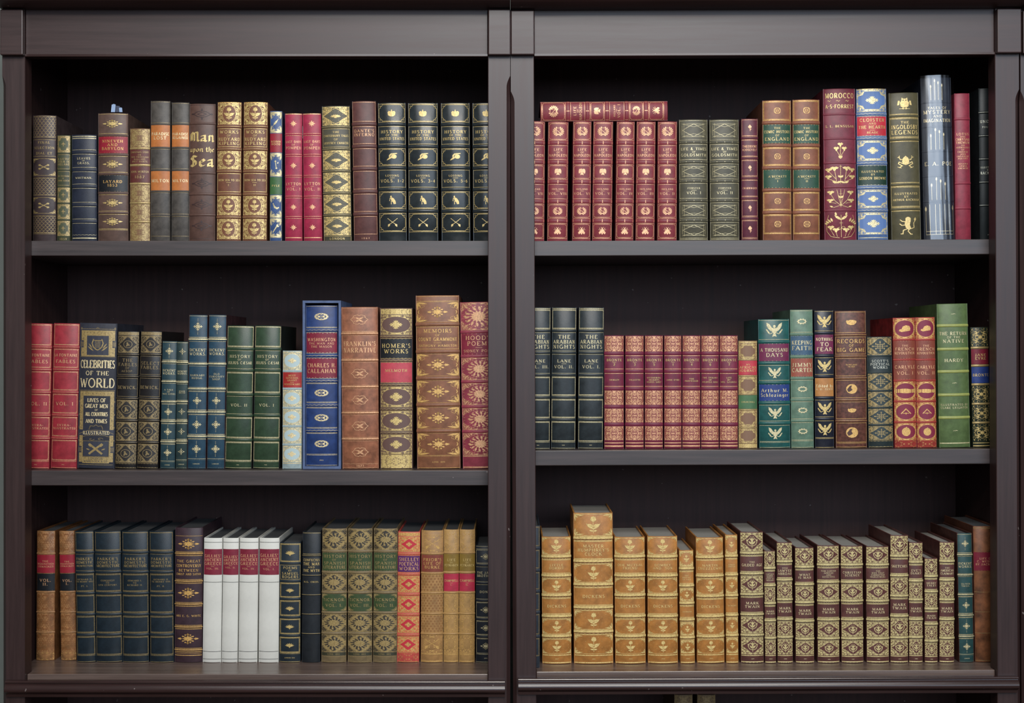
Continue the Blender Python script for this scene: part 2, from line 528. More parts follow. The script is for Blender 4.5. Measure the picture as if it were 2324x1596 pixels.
class Art:
    """flat drawing in millimetres (x along the spine's curve, z up), later laid on the rounded spine"""

    def __init__(s, w):
        s.w = w
        s.b = {}
        s.zl = (-1e9, 1e9)

    def bucket(s, key):
        return s.b.setdefault(key, ([], []))

    def line(s, pts, wd, key, off, closed=False):
        lim = s.w * 0.492
        P = [(max(-lim, min(lim, x)), max(s.zl[0], min(s.zl[1], z))) for x, z in pts]
        if closed: P = P + [P[0]]
        Q = [P[0]]
        step = s.w * 0.11
        for a, b in zip(P, P[1:]):
            n = max(1, int(math.ceil(abs(b[0] - a[0]) / step)))
            for i in range(1, n + 1):
                Q.append((a[0] + (b[0] - a[0]) * i / n, a[1] + (b[1] - a[1]) * i / n))
        if len(Q) < 2: return
        V, F = s.bucket(key)
        base = len(V)
        m = len(Q)
        h = wd / 2
        for i in range(m):
            if closed and i in (0, m - 1):
                a, b = Q[-2], Q[1]
                d1, d2 = (Q[0][0] - a[0], Q[0][1] - a[1]), (b[0] - Q[0][0], b[1] - Q[0][1])
            else:
                a, b = Q[max(i - 1, 0)], Q[min(i + 1, m - 1)]
                d1 = (Q[i][0] - a[0], Q[i][1] - a[1]) if i > 0 else (b[0] - Q[i][0], b[1] - Q[i][1])
                d2 = (b[0] - Q[i][0], b[1] - Q[i][1]) if i < m - 1 else d1
            l1, l2 = math.hypot(*d1) or 1e-9, math.hypot(*d2) or 1e-9
            n1, n2 = (-d1[1] / l1, d1[0] / l1), (-d2[1] / l2, d2[0] / l2)
            nx, nz = n1[0] + n2[0], n1[1] + n2[1]
            dd = nx * n1[0] + nz * n1[1]
            if dd < 0.5: nx, nz, dd = n1[0], n1[1], 1.0
            nx, nz = nx / dd * h, nz / dd * h
            V.append((Q[i][0] + nx, Q[i][1] + nz, off))
            V.append((Q[i][0] - nx, Q[i][1] - nz, off))
        for i in range(m - 1):
            k = base + 2 * i
            F.append((k + 1, k + 3, k + 2, k))

    def poly(s, pts, key, off):
        lim = s.w * 0.492
        pts = [(max(-lim, min(lim, x)), max(s.zl[0], min(s.zl[1], z))) for x, z in pts]
        ar = sum(pts[i][0] * pts[(i + 1) % len(pts)][1] - pts[(i + 1) % len(pts)][0] * pts[i][1] for i in range(len(pts)))
        if ar < 0: pts = pts[::-1]
        V, F = s.bucket(key)
        x0, x1 = min(p[0] for p in pts), max(p[0] for p in pts)
        step = s.w * 0.1
        n = int(math.ceil((x1 - x0) / (step * 1.3)))
        if n <= 1:
            k = len(V)
            V.extend((x, z, off) for x, z in pts)
            F.append(tuple(range(k, k + len(pts))))
            return
        for i in range(n):
            a, b = x0 + (x1 - x0) * i / n, x0 + (x1 - x0) * (i + 1) / n
            q = clip_x(clip_x(pts, a, True), b, False)
            if len(q) >= 3:
                k = len(V)
                V.extend((x, z, off) for x, z in q)
                F.append(tuple(range(k, k + len(q))))

    def rect(s, x0, z0, x1, z1, key, off):
        s.poly([(x0, z0), (x1, z0), (x1, z1), (x0, z1)], key, off)

    def text_width(s, t, sp=.08):
        return sum(glyph(c)[0] for c in t) + sp * (len(t) - 1)

    def text(s, t, cx, z, cap, key, off, hscale=1.0, bold=1.0, sp=.08):
        wd = s.text_width(t, sp) * cap * hscale
        x = cx - wd / 2
        for c in t:
            w, st = glyph(c)
            for wt, P in st:
                s.line([(x + px * cap * hscale, z + pz * cap) for px, pz in P], max(wt * cap * bold, 0.22), key, off)
            x += (w + sp) * cap * hscale

    def nib(s, t, cx, z, cap, key, off):
        tot = sum(float(BLACK[c].split(';')[0]) + .06 for c in t) * cap
        x = cx - tot / 2
        nx, nz = .085 * cap, .075 * cap
        for c in t:
            w, body = BLACK[c].split(';')
            for q in body.split('/'):
                if not q: continue
                P = [tuple(map(float, p.split(','))) for p in q.split()]
                for a, b in zip(P, P[1:]):
                    A, B = (x + a[0] * cap, z + a[1] * cap), (x + b[0] * cap, z + b[1] * cap)
                    s.poly([(A[0] - nx, A[1] - nz), (A[0] + nx, A[1] + nz), (B[0] + nx, B[1] + nz), (B[0] - nx, B[1] - nz)], key, off)
            x += (float(w) + .06) * cap


# ------------------------------------------------------------------ ornaments: unit drawings placed on an Art
class Pen:
    def __init__(s, art, ox, oz, sx, sz, key, off, wd=0.42):
        s.a, s.ox, s.oz, s.sx, s.sz, s.key, s.off, s.wd = art, ox, oz, sx, sz, key, off, wd

    def P(s, pts):
        return [(s.ox + x * s.sx, s.oz + z * s.sz) for x, z in pts]

    def line(s, pts, wd=1.0, closed=False):
        s.a.line(s.P(pts), s.wd * wd, s.key, s.off, closed)

    def poly(s, pts, key=None, up=0.0):
        s.a.poly(s.P(pts), key or s.key, s.off + up)

    def ell(s, x, z, rx, rz=None, key=None, up=0.0, n=10):
        rz = rz or rx
        s.poly([(x + rx * math.cos(2 * math.pi * i / n), z + rz * math.sin(2 * math.pi * i / n)) for i in range(n)], key, up)

    def ring(s, x, z, rx, rz=None, wd=1.0, n=16):
        rz = rz or rx
        s.line([(x + rx * math.cos(2 * math.pi * i / n), z + rz * math.sin(2 * math.pi * i / n)) for i in range(n)], wd, True)

    def leaf(s, x, z, ang, L, W, key=None):
        c, q = math.cos(math.radians(ang)), math.sin(math.radians(ang))
        pts = [(0, 0), (.3, .42), (.62, .42), (1, 0), (.62, -.42), (.3, -.42)]
        s.poly([(x + (px * L) * c - (pz * W) * q, z + (px * L) * q + (pz * W) * c) for px, pz in pts], key)

    def curl(s, x, z, r, a0, turn=1, wd=1.0):
        pts = []
        for i in range(9):
            t = i / 8
            a = math.radians(a0 + turn * 300 * t)
            rr = r * (1 - .72 * t)
            pts.append((x + rr * math.cos(a), z + rr * math.sin(a)))
        s.line(pts, wd)


def mirror4(f):
    for mx in (1, -1):
        for mz in (1, -1):
            f(mx, mz)


def m_lozenge(p):
    for k in range(8):
        a = k * 45
        p.leaf(0, 0, a, .52 if k % 2 == 0 else .46, .26)
    for sg in (1, -1):
        p.leaf(sg * .5, 0, 0 if sg > 0 else 180, .5, .34)
        p.ell(sg * .66, .0, .05, .22)
        for z in (1, -1):
            p.leaf(sg * .3, z * .3, 40 * z if sg > 0 else 180 - 40 * z, .3, .22)
            p.leaf(0, z * .5, 90 * z, .5, .26)
            p.ell(sg * .22, z * .66, .07, .12)
            p.ell(sg * .46, z * .42, .06, .1)
            p.curl(sg * .2, z * .3, .16, 0, sg * z, .7)


def m_rosette(p):
    for k in range(8):
        p.leaf(0, 0, k * 45, .8 if k % 2 else 1.0, .42 if k % 2 else .34)
    p.ell(0, 0, .18, .18)


def m_star(p):      # cross of scrolls with dotted tails
    for k in range(4):
        a = k * 90
        p.leaf(0, 0, a, .95, .24)
        p.leaf(0, 0, a + 45, .62, .22)
        c, q = math.cos(math.radians(a)), math.sin(math.radians(a))
        p.ell(c * .62 - q * .16, q * .62 + c * .16, .09)
        p.ell(c * .62 + q * .16, q * .62 - c * .16, .09)
    p.ring(0, 0, .26, .26, .7)
    for z in (1, -1):
        for k in range(3): p.ell(0, z * (1.12 + .22 * k), .05, .06)


def m_ringstar(p):
    p.ring(0, 0, .55, .42, 1.2)
    p.ell(0, 0, .25, .2)
    for sg in (1, -1):
        p.leaf(0, sg * .42, 90 * sg, .5, .3)
        p.leaf(sg * .55, 0, 90 - 90 * sg, .4, .25)
        p.ell(0, sg * 1.02, .12, .09)


def m_fan(p):
    for k in range(7):
        p.leaf(0, -.4, 20 + k * 23.3, 1.0, .3)
    p.ell(0, -.42, .22, .16)
    p.leaf(0, -.4, -90, .4, .24)


def m_lotus(p):
    for a, l in ((90, .75), (60, .8), (120, .8), (30, .95), (150, .95), (5, 1.0), (175, 1.0)):
        p.leaf(0, -.25, a, l, .5)
    p.ell(0, -.35, .35, .18)
    p.leaf(-.1, -.4, -90, .35, .2); p.leaf(.1, -.4, -90, .35, .2)


def m_useagle(p):
    for s in (1, -1):
        p.poly([(s * .1, .15), (s * .3, .35), (s * .55, .8), (s * .9, 1.0), (s * .86, .55), (s * .7, .2), (s * .45, -.1), (s * .15, -.3)])
        p.line([(s * .2, -.4), (s * .5, -.55), (s * .75, -.35)], 1.6)
        for k in range(3): p.leaf(s * (.55 + .1 * k), -.5 + .14 * k, 60 if s > 0 else 120, .4, .18)
    p.poly([(-.28, .25), (.28, .25), (.24, -.3), (0, -.62), (-.24, -.3)])
    p.ell(0, .48, .15, .2)
    p.poly([(-.12, -.5), (.12, -.5), (.26, -.95), (0, -.85), (-.26, -.95)])


def m_freagle(p):
    for s in (1, -1):
        p.poly([(s * .05, .75), (s * .35, .95), (s * .7, .85), (s * .85, .3), (s * .8, -.5), (s * .62, -.2), (s * .5, -.65), (s * .4, -.2), (s * .1, -.2)])
        p.poly([(s * .05, -.2), (s * .25, -.3), (s * .45, -.95), (s * .12, -.8)])
    p.poly([(-.2, .5), (.2, .5), (.22, -.4), (0, -.9), (-.22, -.4)])
    p.ell(-.08, .8, .14, .18)


def m_bee(p):
    for s in (1, -1):
        p.poly([(s * .08, .15), (s * .4, .2), (s * .8, -.5), (s * .55, -.9), (s * .12, -.4)])
        p.line([(s * .1, .3), (s * .5, .5), (s * .62, .82)], 1.1)
        p.line([(s * .2, .15), (s * .85, .35)], 1.1)
        p.line([(s * .08, .75), (s * .3, .98)], 1.1)
    p.ell(0, .22, .22, .24)
    p.ell(0, .58, .18, .16)
    p.poly([(-.26, .0), (.26, .0), (.2, -.7), (0, -1.0), (-.2, -.7)])


def m_wreath(p):
    for k in range(16):
        a = 360 / 16 * (k + .5)
        if abs((a - 90 + 180) % 360 - 180) < 14: continue
        c, q = math.cos(math.radians(a)), math.sin(math.radians(a))
        d = 1 if a > 90 and a < 270 else -1
        p.leaf(c * .74, q * .74, a + 50 * (-1 if d > 0 else 1), .42, .26)
        p.leaf(c * .7, q * .7, a - 150 * (-1 if d > 0 else 1), .3, .2)
    p.ring(0, 0, .74, .74, 1.0)
    p.line([(-.3, -.38), (-.3, .38), (.3, -.38), (.3, .38)], 1.15)


def m_swords(p):
    for s in (1, -1):
        p.line([(-s * .85, .85), (-s * .3, .3), (s * .55, -.45)], 1.2)
        p.poly([(s * .4, -.25), (s * .8, -.45), (s * .78, -.95), (s * .45, -.7)])


def m_cannon(p):
    p.poly([(-.15, .55), (.5, .7), (.95, .75), (.95, .95), (.3, .9), (-.2, .85), (-.45, .55), (-.6, .15), (-.35, 0)])
    p.ell(.35, .1, .52, .55)
    p.poly([(-.35, .1), (0, -.2), (-.5, -.6), (-.95, -.85), (-.9, -.6)])


def m_soldier(p):
    p.ell(-.3, .8, .18, .2)
    p.poly([(-.45, .6), (-.1, .65), (.4, .3), (.75, -.3), (.8, -.85), (.3, -.9), (.1, -.4), (-.15, -.3)])
    p.line([(-.5, .5), (-.62, -.2)], 1.4); p.line([(-.25, -.2), (-.25, -.95)], 1.4)


def m_badge(p):
    p.poly([(-.85, .15), (-.6, .5), (-.2, .35), (0, .95), (.2, .35), (.6, .5), (.85, .15), (.75, -.65), (.3, -.95), (-.3, -.95), (-.75, -.65)])


def m_bud(p):
    p.leaf(0, -.1, 90, 1.0, .9); p.leaf(0, -.2, 50, .8, .45); p.leaf(0, -.2, 130, .8, .45)
    p.line([(0, -.1), (.1, -1.0)], 1.2); p.leaf(.05, -.6, 30, .5, .3)


def m_seal(p):
    p.line([(-.85, -.5), (-.5, -.9), (.5, -.9), (.85, -.5), (.85, .5), (.5, .9), (-.5, .9), (-.85, .5)], 1.6, True)
    p.ring(0, 0, .42, .42, 1.2)
    p.line([(-.3, -.05), (.3, -.05)], 1.2)
    for s in (1, -1): p.ell(s * .55, .55, .13); p.ell(s * .55, -.55, .13)


def m_cart(p):      # lobed oval with pierced middle
    n = 40
    p.line([(math.cos(2 * math.pi * i / n) * (.78 + .06 * math.cos(10 * math.pi * i / n * 2)), math.sin(2 * math.pi * i / n) * (.74 + .12 * math.cos(10 * math.pi * i / n * 2))) for i in range(n)], 2.6, True)
    p.ring(0, 0, .92, .92, 1.2, 28)
    for s in (1, -1):
        p.ell(s * .3, 0, .16, .26); p.curl(s * .45, .25, .2, 0, s); p.curl(s * .45, -.25, .2, 0, -s)
        p.line([(0, .1), (s * .15, .3)], 1); p.line([(0, -.1), (s * .15, -.3)], 1)


def m_quat(p):
    p.line([(-1, 0), (-.72, .35), (-.6, .8), (-.2, .95), (0, .78), (.2, .95), (.6, .8), (.72, .35), (1, 0), (.72, -.35), (.6, -.8), (.2, -.95), (0, -.78), (-.2, -.95), (-.6, -.8), (-.72, -.35)], 1.2, True)
    mirror4(lambda x, z: (p.leaf(0, 0, math.degrees(math.atan2(z * .6, x * .45)), .6, .3), p.curl(x * .42, z * .4, .2, 0, x * z, .8)))


def m_flower(p):    # bold sprig: bud, two leaves and a stem
    p.line([(-.02, .5), (0, -1.0)], 1.2)
    p.ell(0, .62, .3, .24); p.leaf(0, .6, 60, .42, .3); p.leaf(0, .6, 120, .42, .3); p.leaf(0, .55, 90, .5, .34)
    for s in (1, -1):
        p.line([(0, -.55), (s * .35, -.25), (s * .6, .05)], 1.0)
        p.leaf(0, -.5, 90 - s * 48, .98, .34)
        p.leaf(0, -.2, 90 - s * 58, .6, .3)
        p.leaf(0, -.72, 90 - s * 78, .42, .24)


def m_acorn(p):     # bell flower inside a heart shaped spray
    p.line([(0, -.4), (0, -1.1)], 1.0)
    for s in (1, -1):
        p.line([(0, -.75), (s * .55, -.5), (s * .78, 0), (s * .6, .45), (s * .3, .62)], 1.5)
        p.leaf(0, -.45, 90 - s * 40, .85, .3); p.leaf(s * .7, .1, 90 - s * 20, .4, .24)
        p.leaf(0, .2, 90 - s * 35, .6, .24); p.line([(s * .1, 1.0), (s * .35, .8)], .9)
    p.leaf(0, -.35, 90, 1.25, .34)


def m_oval4(p):     # four leaf cross ornament
    for k in range(4):
        p.leaf(0, 0, k * 90, 1.0 if k % 2 == 0 else .95, .55)
        p.leaf(0, 0, k * 90 + 45, .75, .35)
        c, q = math.cos(math.radians(k * 90)), math.sin(math.radians(k * 90))
        p.ell(c * .7 - q * .22, q * .7 + c * .22, .12); p.ell(c * .7 + q * .22, q * .7 - c * .22, .12)


def m_oring(p):     # oval wreath with an open centre
    n = 30
    P = [(math.cos(2 * math.pi * i / n) * (.72 + .13 * (i % 3 == 0)), math.sin(2 * math.pi * i / n) * (.68 + .2 * (i % 3 == 0))) for i in range(n)]
    p.line(P, 4.2, True)
    p.leaf(-.7, 0, 180, .34, .4); p.leaf(.7, 0, 0, .34, .4)


def m_eye(p):
    p.line([(-.8, 0), (-.4, .4), (0, .55), (.4, .4), (.8, 0), (.4, -.4), (0, -.55), (-.4, -.4)], 1.6, True)
    p.line([(-.42, 0), (0, .3), (.42, 0), (0, -.3)], 1.6, True)
    p.leaf(-.75, 0, 180, .3, .3); p.leaf(.75, 0, 0, .3, .3)
    p.leaf(0, .5, 90, .5, .2); p.leaf(0, -.5, -90, .5, .2)


def m_xbow(p):
    for s in (1, -1):
        p.line([(-.6, s * .5), (0, 0), (.6, -s * .5)], 2.6)
        p.ell(s * .62, .5, .22, .26); p.ell(s * .62, -.5, .22, .26)


def m_cross(p):
    p.poly([(-.12, .1), (-.12, .95), (.12, .95), (.12, .1), (.8, .1), (.8, -.12), (.12, -.12), (.12, -.95), (-.12, -.95), (-.12, -.12), (-.8, -.12), (-.8, .1)])
    p.leaf(0, 0, 45, .6, .3); p.leaf(0, 0, 135, .6, .3)


def m_lattcross(p):
    for z in (-.35, 0, .35):
        p.line([(-.75 + abs(z) * .5, z), (.75 - abs(z) * .5, z)], 1.3)
    for x in (-.28, 0, .28):
        p.line([(x, -.75 + abs(x)), (x, .75 - abs(x))], 1.2)
    for s in (1, -1):
        p.leaf(s * .7, 0, 90 - 90 * s, .35, .3); p.leaf(0, s * .6, 90 * s, .4, .2)
        p.ell(s * .5, .5, .08, .12); p.ell(s * .5, -.5, .08, .12)


def m_ringbird(p):
    p.ring(0, 0, .98, .98, 1.5, 18)
    p.poly([(-.3, .55), (0, .6), (.1, .2), (.45, -.2), (.3, -.45), (.05, -.3), (-.15, -.6), (-.45, -.55), (-.25, -.1)])


def m_cap(p):
    p.poly([(-.95, -.55), (-.85, -.2), (-.5, -.1), (-.3, .5), (.2, .8), (.75, .6), (.95, .1), (.9, -.5), (.2, -.65), (-.5, -.8)])


def m_hands(p):
    p.poly([(-1, .45), (-.62, .4), (-.4, .5), (.1, .52), (.5, .36), (1, .45), (1, -.5), (.6, -.42), (.2, -.55), (-.3, -.5), (-.62, -.4), (-1, -.5)])
    p.poly([(-.62, .4), (-.56, .38), (-.56, -.38), (-.62, -.4)], ('ink', (120, 30, 40)), .08)
    p.poly([(.62, .36), (.56, .34), (.56, -.4), (.62, -.4)], ('ink', (120, 30, 40)), .08)


def m_square(p):
    p.line([(-.75, -.5), (0, .7), (.78, -.5)], 2.4); p.line([(-.5, -.38), (.5, -.38)], 1.6)
    p.line([(0, -.3), (0, -.7)], 1.6); p.ell(0, -.3, .12)


def m_ball(p):
    p.ell(0, 0, .62, .92, n=18); p.leaf(.02, .8, 80, .3, .2)


def m_pig(p):
    p.poly([(-.9, .2), (-.75, .6), (-.55, .45), (-.1, .7), (.5, .6), (.95, .35), (.9, -.1), (.5, -.65), (-.1, -.8), (-.7, -.45)])


def m_head(p):
    p.ell(0, 0, .9, .95, n=18)
    p.poly([(-.75, -.1), (-.3, .6), (.05, .7), (-.1, .2), (.1, -.2), (-.25, -.5), (-.55, -.6)], ('ink', (70, 40, 30)), .08)


def m_owl(p):
    p.poly([(-.35, .95), (-.2, .75), (.2, .75), (.35, .95), (.42, .4), (.6, .1), (.5, -.5), (.2, -.65), (-.2, -.65), (-.5, -.5), (-.6, .1), (-.42, .4)])
    for s in (1, -1):
        p.poly([(s * .62, .4), (s * .85, .45), (s * .98, -.3), (s * .7, -.25)]); p.leaf(s * .25, -.65, -90 - s * 15, .35, .24)
        p.ell(s * .18, .5, .09, .09, ('ink', (70, 62, 40)), .08)
    p.line([(-.7, -.85), (.7, -.85)], 1.3)


def m_frog(p):
    p.poly([(0, .95), (.3, .6), (.42, .1), (.3, -.35), (0, -.5), (-.3, -.35), (-.42, .1), (-.3, .6)])
    for s in (1, -1):
        p.line([(s * .3, .4), (s * .6, .35), (s * .75, .7)], 2.0)
        for k in range(3): p.line([(s * .75, .65), (s * (.7 + .14 * k), .98 - .12 * k)], 1.2)
        p.line([(s * .25, -.3), (s * .75, .0), (s * .85, -.25), (s * .4, -.6), (s * .75, -.9)], 2.2)
        p.line([(s * .5, -.95), (s * .95, -.75)], 1.4)


def m_lion(p):
    p.poly([(-.1, .75), (.15, 1.0), (.42, .85), (.4, .5), (.3, .1), (.45, -.3), (.2, -.5), (-.15, -.2), (-.25, .3)])
    p.ell(.12, .75, .3, .26)
    p.line([(-.1, .45), (-.5, .5), (-.75, .7)], 2.2); p.line([(-.15, .1), (-.55, .05), (-.8, .25)], 2.2)
    p.line([(.3, -.3), (.1, -.6), (.4, -.95), (.6, -.95)], 2.4); p.line([(0, -.35), (-.4, -.5), (-.45, -.9), (-.7, -.9)], 2.2)
    p.line([(.4, -.35), (.8, -.2), (.75, .3), (.95, .6)], 1.8); p.leaf(.9, .55, 80, .4, .3)


def m_snake(p):
    p.line([(-.9, -.2), (-.5, .2), (-.1, -.15), (.1, .45), (.3, .5), (.35, .1)], 1.8)
    p.line([(.2, .0), (.55, .25), (.9, 0)], 1.6)


def m_feather(p):
    p.leaf(-.6, -.7, 50, 1.7, .5); p.line([(-.8, -.95), (.6, .8)], .8)


def m_arrow(p):
    p.line([(.15, -.95), (-.1, .8)], 1.6); p.leaf(-.06, .5, 100, .5, .5); p.leaf(.1, -.6, -80, .4, .5); p.leaf(.35, .2, 60, .5, .3)


def m_horn(p):
    p.poly([(-.7, .7), (-.5, .75), (-.2, .1), (.3, -.25), (.75, -.1), (.8, -.35), (.3, -.65), (-.35, -.35)])


def m_quiver(p):
    p.line([(-.6, -.95), (.35, .5)], 2.6); p.leaf(.2, .3, 50, .7, .4); p.leaf(.25, .3, 80, .6, .3); p.leaf(.3, .25, 20, .6, .3)


def m_spires(p):
    for x, h in ((-.62, .4), (-.22, .95), (.12, .75), (.5, .5)):
        p.line([(x, -1.0), (x, h)], .9); p.leaf(x, h - .25, 90, .35, .16)


def m_base(p):
    for x, h in ((-.88, .75), (-.6, 1.05), (-.25, 1.05), (.0, 1.05), (.3, 1.05), (.6, 1.05), (.92, .8)):
        p.line([(x, -.8), (x, h)], 1.0)
    p.leaf(-.88, .6, 90, .35, .16); p.leaf(.92, .65, 90, .35, .16)
    p.line([(-.88, -.62), (.92, -.62), (.92, -.82), (-.88, -.82)], 1.0, True)


def carnation(p, x, z, s=1.0):
    p.poly([(x - .22 * s, z), (x - .3 * s, z + .16 * s), (x - .12 * s, z + .26 * s), (x, z + .2 * s), (x + .14 * s, z + .27 * s), (x + .3 * s, z + .14 * s), (x + .2 * s, z)])
    p.poly([(x - .12 * s, z), (x + .12 * s, z), (x + .06 * s, z - .2 * s), (x - .06 * s, z - .2 * s)])


def m_carn1(p):
    carnation(p, 0, .6, 1.0); carnation(p, -.42, .15); carnation(p, .42, .15)
    p.line([(0, .5), (0, -.9)]); p.line([(-.4, 0), (0, -.7)]); p.line([(.4, 0), (0, -.7)])
    p.leaf(0, -.9, 60, .4, .2); p.leaf(0, -.9, 120, .4, .2)


def m_carn2(p):
    for s in (1, -1):
        for x, z in ((.38, .6), (.78, .45), (.8, -.25)): carnation(p, s * x, z, .9)
        p.line([(s * .38, .5), (s * .3, -.1), (s * .25, -.85)]); p.line([(s * .75, .35), (s * .3, -.4)]); p.line([(s * .75, -.4), (s * .28, -.7)])
        p.leaf(s * .25, -.85, 90 - s * 50, .35, .2); p.leaf(s * .25, -.85, 90 + s * 50, .35, .2)
    p.line([(0, .98), (0, -.9)], .8); p.line([(-.08, .85), (.08, .85)], .8); p.leaf(0, -.3, 60, .3, .18); p.leaf(0, -.3, 120, .3, .18)


def m_carn3(p):
    for s in (1, -1):
        carnation(p, s * .68, .6, .9); carnation(p, s * .72, -.25, .9)
        p.line([(s * .65, .45), (s * .4, -.2), (0, -.75)]); p.line([(s * .25, .95), (s * .15, .2), (0, -.75)], .8)
        p.line([(s * .68, -.4), (s * .3, -.5)], .8); p.line([(0, -.7), (s * .5, -.95)], .9); p.leaf(s * .5, -.9, 90 - s * 60, .3, .16)
    p.line([(0, .98), (0, -.9)], .8); p.line([(-.1, .5), (.1, .5)], .8); p.leaf(0, .05, 60, .3, .18); p.leaf(0, .05, 120, .3, .18)


def m_carn4(p):
    for s in (1, -1):
        p.line([(s * .75, .9), (s * .92, .3), (s * .9, -.4), (s * .6, -.85), (s * .1, -.95)], 1.0)
        carnation(p, s * .3, -.35, .75); carnation(p, s * .62, -.15, .75)
        p.line([(s * .3, -.5), (s * .22, -.85)], .8); p.line([(s * .62, -.3), (s * .4, -.8)], .8)
        for k in range(4): p.leaf(s * (.5 + .1 * k), .35 - .06 * k, 90 - s * (20 + 18 * k), .36, .14)
        p.leaf(0, .5, 90 - s * 45, .55, .2); p.leaf(s * .28, .85, 90 - s * 10, .3, .14); p.curl(s * .1, -.15, .14, 0, s, .8)
    p.line([(0, .9), (0, -.9)], .8); p.line([(-.1, .25), (.1, .25)], .8)


def m_sunburst(p):  # oval filigree of rays and leaves
    n = 14
    for k in range(n):
        a = 360 / n * k
        p.leaf(0, 0, a, .55, .2)
        c, q = math.cos(math.radians(a)), math.sin(math.radians(a))
        p.leaf(c * .5, q * .5, a + 22, .42, .18); p.ell(c * .86, q * .86, .05, .06)
    p.leaf(-.7, 0, 180, .3, .2); p.leaf(.7, 0, 0, .3, .2)


MOT = {k[2:]: v for k, v in list(globals().items()) if k.startswith('m_')}


def inside(shape, x, z):
    if shape == 'oval': return x * x + z * z < 1
    if shape == 'loz': return abs(x) + abs(z) < 1
    if shape == 'oct': return abs(x) < 1 and abs(z) < 1 and abs(x) + abs(z) < 1.45
    return abs(x) < 1 and abs(z) < 1


def shape_pts(shape, hw, hz, cx, cz):
    if shape == 'oval': P = [(math.cos(2 * math.pi * i / 20), math.sin(2 * math.pi * i / 20)) for i in range(20)]
    elif shape == 'loz': P = [(-1, 0), (-.72, -.22), (-.45, -.5), (-.2, -.86), (0, -1), (.2, -.86), (.45, -.5), (.72, -.22), (1, 0), (.72, .22), (.45, .5), (.2, .86), (0, 1), (-.2, .86), (-.45, .5), (-.72, .22)]
    elif shape == 'dia': P = [(-1, 0), (0, -1), (1, 0), (0, 1)]
    elif shape == 'oct': P = [(-1, -.45), (-.62, -.62), (-.5, -1), (.5, -1), (.62, -.62), (1, -.45), (1, .45), (.62, .62), (.5, 1), (-.5, 1), (-.62, .62), (-1, .45)]
    else: P = [(-1, -1), (1, -1), (1, 1), (-1, 1)]
    return [(cx + x * hw, cz + z * hz) for x, z in P]


def scrolls(art, x0, z0, x1, z1, key, off, n, seed, hole=None, wd=0.34, size=1.0):
    """four-way mirrored scrollwork in a panel, leaving a hole (shape, rx, rz as shares of the half sizes)"""
    rnd = random.Random(seed)
    cx, cz, hw, hz = (x0 + x1) / 2, (z0 + z1) / 2, (x1 - x0) / 2, (z1 - z0) / 2
    r0 = min(hw, hz)
    placed = 0
    for _ in range(n * 6):
        if placed >= n: break
        x, z = rnd.uniform(.03, .95), rnd.uniform(.03, .95)
        if hole and inside(hole[0], x / hole[1], z / hole[2]): continue
        placed += 1
        kind = rnd.random()
        r = r0 * rnd.uniform(.13, .24) * size
        a0, tw = rnd.uniform(0, 360), rnd.choice((1, -1))
        for mx in (1, -1):
            for mz in (1, -1):
                px, pz = cx + mx * x * hw, cz + mz * z * hz
                if kind < .5:
                    pts = []
                    for i in range(6):
                        t = i / 5
                        a = math.radians(a0 + tw * 270 * t)
                        rr = r * (1 - .7 * t)
                        pts.append((px + mx * rr * math.cos(a), pz + mz * rr * math.sin(a)))
                    art.line(pts, wd, key, off)
                elif kind < .85:
                    c, q = math.cos(math.radians(a0)) * mx, math.sin(math.radians(a0)) * mz
                    L, Wd = r * 1.7, r * .55
                    art.poly([(px, pz), (px + c * L * .5 - q * Wd * .5, pz + q * L * .5 + c * Wd * .5), (px + c * L, pz + q * L), (px + c * L * .5 + q * Wd * .5, pz + q * L * .5 - c * Wd * .5)], key, off)
                else:
                    d = max(r * .35, .25)
                    art.poly([(px + d, pz), (px, pz + d), (px - d, pz), (px, pz - d)], key, off)


L1, L2, L3 = 0.14, 0.26, 0.38        # heights above the leather, mm


